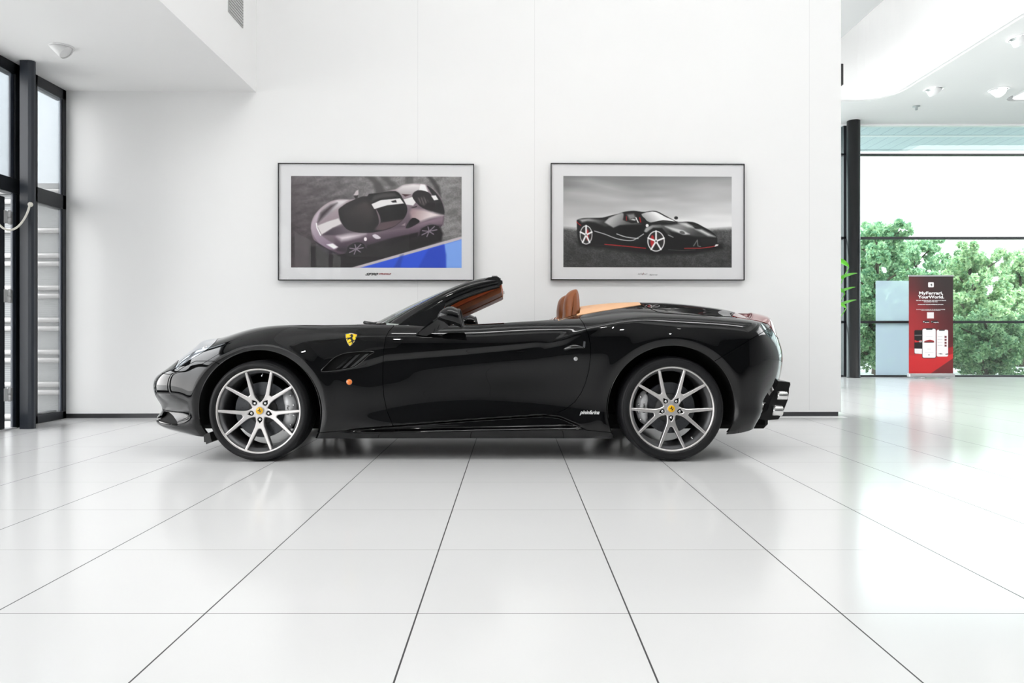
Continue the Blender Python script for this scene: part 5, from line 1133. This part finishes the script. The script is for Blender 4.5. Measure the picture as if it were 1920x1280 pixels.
    # upright / hub behind
    k = MB(); k.lathe([(.001, .12), (.07, .12), (.07, .20), (.001, .20)], (0, 0, 0), 1, 24); k.tube([(0, .18, 0), (0, .36, .02)], .03, 10); k.tube([(-.03, .16, -.05), (-.08, .34, -.10)], .014, 8); k.tube([(.03, .16, .05), (.06, .34, .12)], .014, 8); k.build('hub_carrier', mat('hub_dark', (.02, .02, .02), .5), t)
    # valve
    k = MB(); va = math.radians(4 if not rear else 145); vx, vz = math.sin(va) * .232, math.cos(va) * .232; k.tube([(vx * 1.03, .032, vz * 1.03), (vx * .96, .018, vz * .96)], .0038, 8); k.build('tyre_valve', chrome, t)
    return t
w1 = make_wheel('wheel', WF, .3265, .235, 1, False); w2 = make_wheel('wheel', WR, .339, .275, -1, True)
def copy_tree_flip(o, parent):
    c = o.copy(); COL.objects.link(c); c.parent = parent
    for ch in [x for x in bpy.data.objects if x.parent == o]: d = ch.copy(); COL.objects.link(d); d.parent = c
    return c
for w_ in (w1, w2):
    c = copy_tree_flip(w_, car); c.location = (w_.location.x, -w_.location.y, w_.location.z); c.scale = (1, -1, 1)
# ---- windscreen frame, glass, header and interior
def lw(px, py, w): v = PX(px, py, YC - w); return Vector((v.x - XC, -w, v.z))
# near pillar: section swept from base to header
def ap(s):        # outer top edge and lower edge of the pillar in side view, s 0 (base) .. 1 (header)
    top = nspline([0, .25, .5, .75, 1], np.array([(728, 604.5), (782, 572.5), (836, 545.0), (884, 526), (929, 518.5)], float), [s])[0]
    bot = nspline([0, .25, .5, .75, 1], np.array([(790, 612), (816, 589), (846, 570.5), (892, 552), (937, 538.5)], float), [s])[0]
    w = np.interp(s, [0, .25, .5, .75, 1], [.735, .705, .665, .625, .590]); return top, bot, w
secs = []
for i in range(33):
    s = i / 32; tp, bt_, w = ap(s); T_ = lw(tp[0], tp[1], w - .035); B_ = lw(bt_[0], bt_[1], w - .01); d = B_ - T_
    O = Vector((0, -1, 0)); up_ = Vector((0, 0, 1))
    pr = [T_ + Vector((0, .03, -.004)), T_, T_ + d * .18 + O * .024, T_ + d * .42 + O * .036, T_ + d * .50 + O * .030, T_ + d * .56 + O * .032, T_ + d * .80 + O * .026, T_ + d * .97 + O * .010, B_ + Vector((0, .012, 0)), T_ + d * .7 + Vector((0, .045, 0))]
    secs.append(pr)
k = MB(); n = len(secs[0]); A = np.array([[list(p_) for p_ in sx + [sx[0]]] for sx in secs]); k.grid(A, 0, True); k.add([tuple(p_) for p_ in secs[0]], [tuple(range(n))]); k.add([tuple(p_) for p_ in secs[-1]], [tuple(range(n))[::-1]])
o = k.build('windscreen_pillar', paint, car, fixn=True); PANEL['pillar'] = o; mirrored(o)
# rubber seal strip under the pillar
k = MB(); k.tube([lw(ap(i / 20)[1][0] - 1, ap(i / 20)[1][1] - 2.5, ap(i / 20)[2] - .004) for i in range(3, 21)], .013, 8); o = k.build('door_seal', mat('seal_rubber', (.006, .006, .006), .6), car); mirrored(o)
# header beam across the top
hs = []; kk_ = 15
for i in range(kk_):
    w = -.60 + 1.20 * i / (kk_ - 1); bow = -.045 * (1 - (w / .60) ** 2); cz = .012 * (1 - (w / .6) ** 2); c = lw(921, 519.5, .58); c = Vector((c.x + bow, -w, c.z + cz * 0.3 - .006))
    hs.append([c + Vector(p_) for p_ in ((-.07, 0, -.030), (-.02, 0, .003), (.03, 0, .010), (.055, 0, .004), (.065, 0, -.014), (.078, 0, -.02), (.080, 0, -.040), (.05, 0, -.062), (-.02, 0, -.055), (-.07, 0, -.040))])
k = MB(); A = np.array([[list(p_) for p_ in sx + [sx[0]]] for sx in hs]); k.grid(A, 0, True); n = 10; k.add([tuple(p_) for p_ in hs[0]], [tuple(range(n))]); k.add([tuple(p_) for p_ in hs[-1]], [tuple(range(n))[::-1]])
k.build('windscreen_header', mat('header_black', (.01, .01, .01), .18, coat=.6), car, fixn=True)
k = MB()
for s in (-1, 1):
    c = lw(925, 520, .585); c = Vector((c.x, c.y * s, c.z)); 
    k.bbox(c.x - .012, c.x + .030, c.y - .012, c.y + .012, c.z - .030, c.z + .012, .004); k.bbox(c.x + .036, c.x + .052, c.y - .010, c.y + .010, c.z - .05, c.z - .004, .003)
k.build('roof_latch', mat('latch_grey', (.22, .22, .22), .3, .6), PANEL['pillar'])
# tan leather header lining and sun visors
k = MB(); tops = [(925, 533), (900, 538), (870, 548), (842, 560), (815, 575)]
secs = []
for i in range(11):
    w = -.56 + 1.12 * i / 10; row = []
    for X_, zt, zb_ in ((-.075, 1.185, 1.150), (-.085, 1.19, 1.148), (-.20, 1.135, 1.096), (-.33, 1.07, 1.036), (-.45, 1.005, .982), (-.50, .985, .965)): row.append((X_, zt, zb_))
    top_ = [Vector((a - XC, -w, zt)) for a, zt, zb_ in row]; bot_ = [Vector((a - XC, -w, zb_)) for a, zt, zb_ in row]
    secs.append(top_ + bot_[::-1])
A = np.array([[list(p_) for p_ in sx + [sx[0]]] for sx in secs]); k.grid(A, 0, False); n = 12; k.add([tuple(p_) for p_ in secs[0]], [tuple(range(n))]); k.add([tuple(p_) for p_ in secs[-1]], [tuple(range(n))[::-1]])
o = k.build('header_lining', mat('header_tan', (.50, .085, .012), .45, bump=.1), car, fixn=True); o['label'] = 'orange tan leather header lining'
for s in (-1, 1):
    k = MB(); p_ = [(-.075, 1.150), (-.075, 1.118), (-.09, 1.108), (-.30, 1.012), (-.44, .950), (-.455, .958), (-.44, .985), (-.2, 1.098), (-.09, 1.150)]
    k.prism([(a - XC, b2) for a, b2 in p_], 1, s * .30 - .22, s * .30 + .24); o = k.build('sun_visor', tan, car, fixn=True)
# glass
gr = []
for j in range(25):
    w = -.70 + 1.40 * j / 24; f = 1 - (w / .70) ** 2; row = []
    for i in range(15):
        s = i / 14; tp, bt_, wp = ap(s); E = lw(tp[0], tp[1], wp - .03); ww = wp - .03; wv = w / .70 * ww; row.append((E.x - (.215 * (1 - s) + .05 * s) * f + .004, -wv, E.z - .004 + .004 * f))
    gr.append(row)
k = MB(); k.grid(gr, 0, True); o = k.build('windscreen', glass_mat('windscreen_glass', (.80, .87, .83), .12), car)
# black sail panel between pillar and mirror
k = MB(); sp2 = [lw(a, b2, .745) for a, b2 in ((738, 613), (790, 586), (836, 566), (832, 582), (816, 601), (800, 616), (770, 616))]
k.prism([(p_.x, p_.z) for p_ in sp2], 1, -.752, -.735); o = k.build('sail_panel', gloss, car, fixn=True); mirrored(o)
# wiper & cowl
k = MB(); k.tube([lw(683, 604.3, .30), lw(700, 607, .35), lw(722, 607.5, .20)], .012, 8); k.tube([lw(700, 606.5, .3), lw(712, 604, .2), lw(722, 600, .1), lw(740, 590, -.1)], .009, 6); k.tube([lw(706, 606, -.1), lw(716, 601.5, -.2), lw(738, 592, -.5)], .009, 6); k.build('wiper', blkpl, car)
k = MB(); A = [[(-1.10 - XC, w, .895), (-1.0 - XC, w, .888), (-.86 - XC, w, .882), (-.80 - XC, w, .875)] for w in np.linspace(-.66, .66, 9)]; k.grid(A, 0, True); k.build('cowl_panel', blkpl, car)
# door mirror: housing lofted along the car, glass, arm
def mirror_part(name='door_mirror'):
    k = MB(); cY = YC - 1.0; sec = []
    prof = [(820, 596, .1, .1), (822, 595.5, 5.5, 4.5), (827, 593, 11, 8.5), (834, 591.5, 14.5, 12), (843, 591.5, 17.5, 15), (852, 592.5, 19, 17.5), (858, 594.5, 18.6, 18.5), (862.5, 596, 17.6, 18.6)]
    kk2 = cY / F
    for px, cy, rt, rb in prof:
        ring = []
        for a in range(28):
            an = 2 * PI * a / 28; c_, s_ = math.cos(an), math.sin(an); e = .82; hz = (rt if s_ > 0 else rb) * kk2 * abs(s_) ** e * (1 if s_ > 0 else -1); hy = (.105 if rt > 12 else .105 * (rt / 14.5) ** .7) * abs(c_) ** e * (1 if c_ > 0 else -1)
            x = (px - 960) * kk2 - XC - hz * .22 * (1 if px > 850 else .3); ring.append((x, -(1.0) + hy, CAMZ - (cy - HY) * kk2 + hz))
        sec.append(ring + [ring[0]])
    k.grid(sec, 0, True); k.build(name, paint, car, fixn=True)
    mo = [x for x in bpy.data.objects if x.name.startswith(name)][-1]
    last = sec[-1][:-1]; cen = Vector((sum(p_[0] for p_ in last) / 28, -1.0, sum(p_[2] for p_ in last) / 28)); k = MB()
    rim2 = [(Vector(p_) - cen) * 1.0 + cen for p_ in last]; rim3 = [(Vector(p_) - cen) * 1.01 + cen + Vector((.012, 0, .0)) for p_ in last]; rim4 = [(Vector(p_) - cen) * .9 + cen + Vector((.012, 0, 0)) for p_ in last]; rim5 = [(Vector(p_) - cen) * .9 + cen + Vector((.004, 0, 0)) for p_ in last]
    for a, b2 in ((rim2, rim3), (rim3, rim4), (rim4, rim5)): k.add(a + b2, [(i, (i + 1) % 28, (i + 1) % 28 + 28, i + 28) for i in range(28)], 0, False)
    k.add(rim5, [tuple(range(28))], 1); k.build('mirror_glass', [blkpl, mat('mirror_silver', (.8, .82, .85), .02, 1.0)], mo)
    k = MB()
    def q4(pts, w): return [(lambda v: Vector((v.x, v.y, v.z)))(lw(a, b2, w)) for a, b2 in pts]
    A1 = [lw(779, 627, .885), lw(783, 622, .872), lw(812, 623, .872), lw(800, 629.5, .89)]; A2 = [lw(801, 612, .935), lw(804, 606, .93), lw(832, 613, .93), lw(824, 618, .94)]; A3 = [lw(824, 596, .985), lw(828, 590, .985), lw(848, 607, .985), lw(842, 611, .99)]
    sec = []
    sec = [[tuple(v) for v in q_] for q_ in (A1, A2, A3)]
    sec = [s_ + [s_[0]] for s_ in sec]; k.grid(sec, 0, False); k.add(sec[0][:4], [(0, 1, 2, 3)]); k.add(sec[-1][:4], [(3, 2, 1, 0)]); k.build('mirror_arm', paint, mo, fixn=True); return mo
mo = mirror_part(); mc = mo.copy(); COL.objects.link(mc); mc.scale = (1, -1, 1)
for ch in [x for x in bpy.data.objects if x.parent == mo]: d = ch.copy(); COL.objects.link(d); d.parent = mc
# cockpit tub, door cards, dash
k = MB(); k.box(-.98 - XC, .56 - XC, -.70, .70, .26, .30); k.box(.50 - XC, .56 - XC, -.60, .60, .30, .96); k.box(-.98 - XC, -.93 - XC, -.66, .66, .30, .85); k.build('cockpit_floor', mat('carpet_black', (.008, .008, .008), .95), car)
for s in (-1, 1):
    k = MB(); k.bbox(-.85 - XC, .36 - XC, min(s * .76, s * .70), max(s * .76, s * .70), .30, .862, .02); k.build('door_card', tan, car)
k = MB(); A = []
for w in np.linspace(-.68, .68, 15):
    hmp = .02 * math.exp(-((w + .36) / .18) ** 2); A.append([(-1.0 - XC, w, .86), (-.85 - XC, w, .875), (-.70 - XC, w, .872 + hmp), (-.62 - XC, w, .85 + hmp), (-.585 - XC, w, .80), (-.60 - XC, w, .70), (-.68 - XC, w, .55), (-.9 - XC, w, .45)])
k.grid(A, 0, True); k.build('dashboard', mat('dash_black', (.012, .01, .01), .55), car)
# steering wheel (far side)
k = MB(); sc_ = lw(884.5, 622, -.38); M_ = Matrix.Translation((sc_.x + .01, .38, .715)) @ Matrix.Rotation(math.radians(-68), 4, 'Y')
k.tube([M_ @ Vector((.165 * math.cos(a), .175 * math.sin(a), 0)) for a in np.linspace(0, 2 * PI, 40, endpoint=False)], .0155, 10, closed=True)
for a in (90, 210, 330): k.tube([M_ @ Vector((0, 0, -.02)), M_ @ Vector((.16 * math.sin(math.radians(a)), .17 * math.cos(math.radians(a)), 0))], .012, 8)
k.tube([M_ @ Vector((0, 0, -.20)), M_ @ Vector((0, 0, 0))], [.03, .045], 14); k.build('steering_wheel', mat('wheel_leather_black', (.008, .008, .008), .35), car)
# seats
def seat(w):
    k = MB(); prof = [(.368, .94), (.372, 1.02), (.385, 1.09), (.410, 1.125), (.445, 1.142), (.468, 1.137), (.482, 1.08), (.484, 1.0), (.475, .92), (.42, .60), (.38, .42), (.20, .42), (.24, .50), (.33, .75)]
    pts = smooth_poly(prof, 4); ys = np.linspace(-1, 1, 15); sec = []
    for y in ys:
        f = (1 - abs(y) ** 3.2) ** .5 if abs(y) < 1 else 0.0; cen = np.array([.39, .0]); row = []
        for x, z in pts:
            hw = np.interp(z, [.42, .70, .88, .96, 1.05, 1.143], [.25, .25, .22, .165, .145, .125]); fx = .36 + .64 * f
            cx = np.interp(z, [.42, .9, 1.143], [.31, .42, .45]); row.append((cx + (x - cx) * fx - XC, w + y * hw, z - (1 - f) * .03 * (z > .9)))
        sec.append(row + [row[0]])
    k.grid(np.array(sec), 0, True); n = len(sec[0]) - 1; k.add(sec[0][:-1], [tuple(range(n))]); k.add(sec[-1][:-1], [tuple(range(n))[::-1]])
    o = k.build('seat', tan, car, fixn=True); o['label'] = 'tan leather bucket seat'
    k = MB(); k.bbox(-.28 - XC, .32 - XC, w - .26, w + .26, .33, .46, .04); k.build('seat_cushion', tan, o)
    k = MB()
    for s in (-1, 1):
        sec = []
        for i, z in enumerate(np.linspace(.52, .95, 14)):
            f = i / 13; xx = np.interp(z, [.5, .9, 1.085], [.26, .318, .345]); dd2 = .055 * math.sin(PI * min(1, .15 + f * .85)) ** .5; yy = w + s * np.interp(z, [.5, .9, 1.085], [.21, .175, .125])
            sec.append([(xx - XC - dd2 * (.5 + .5 * math.cos(a)), yy + .035 * math.sin(a), z) for a in np.linspace(0, 2 * PI, 13)])
        k.grid(sec, 0, True)
    k.build('seat_bolster', tan, o, fixn=True)
seat(-.37); seat(.37)
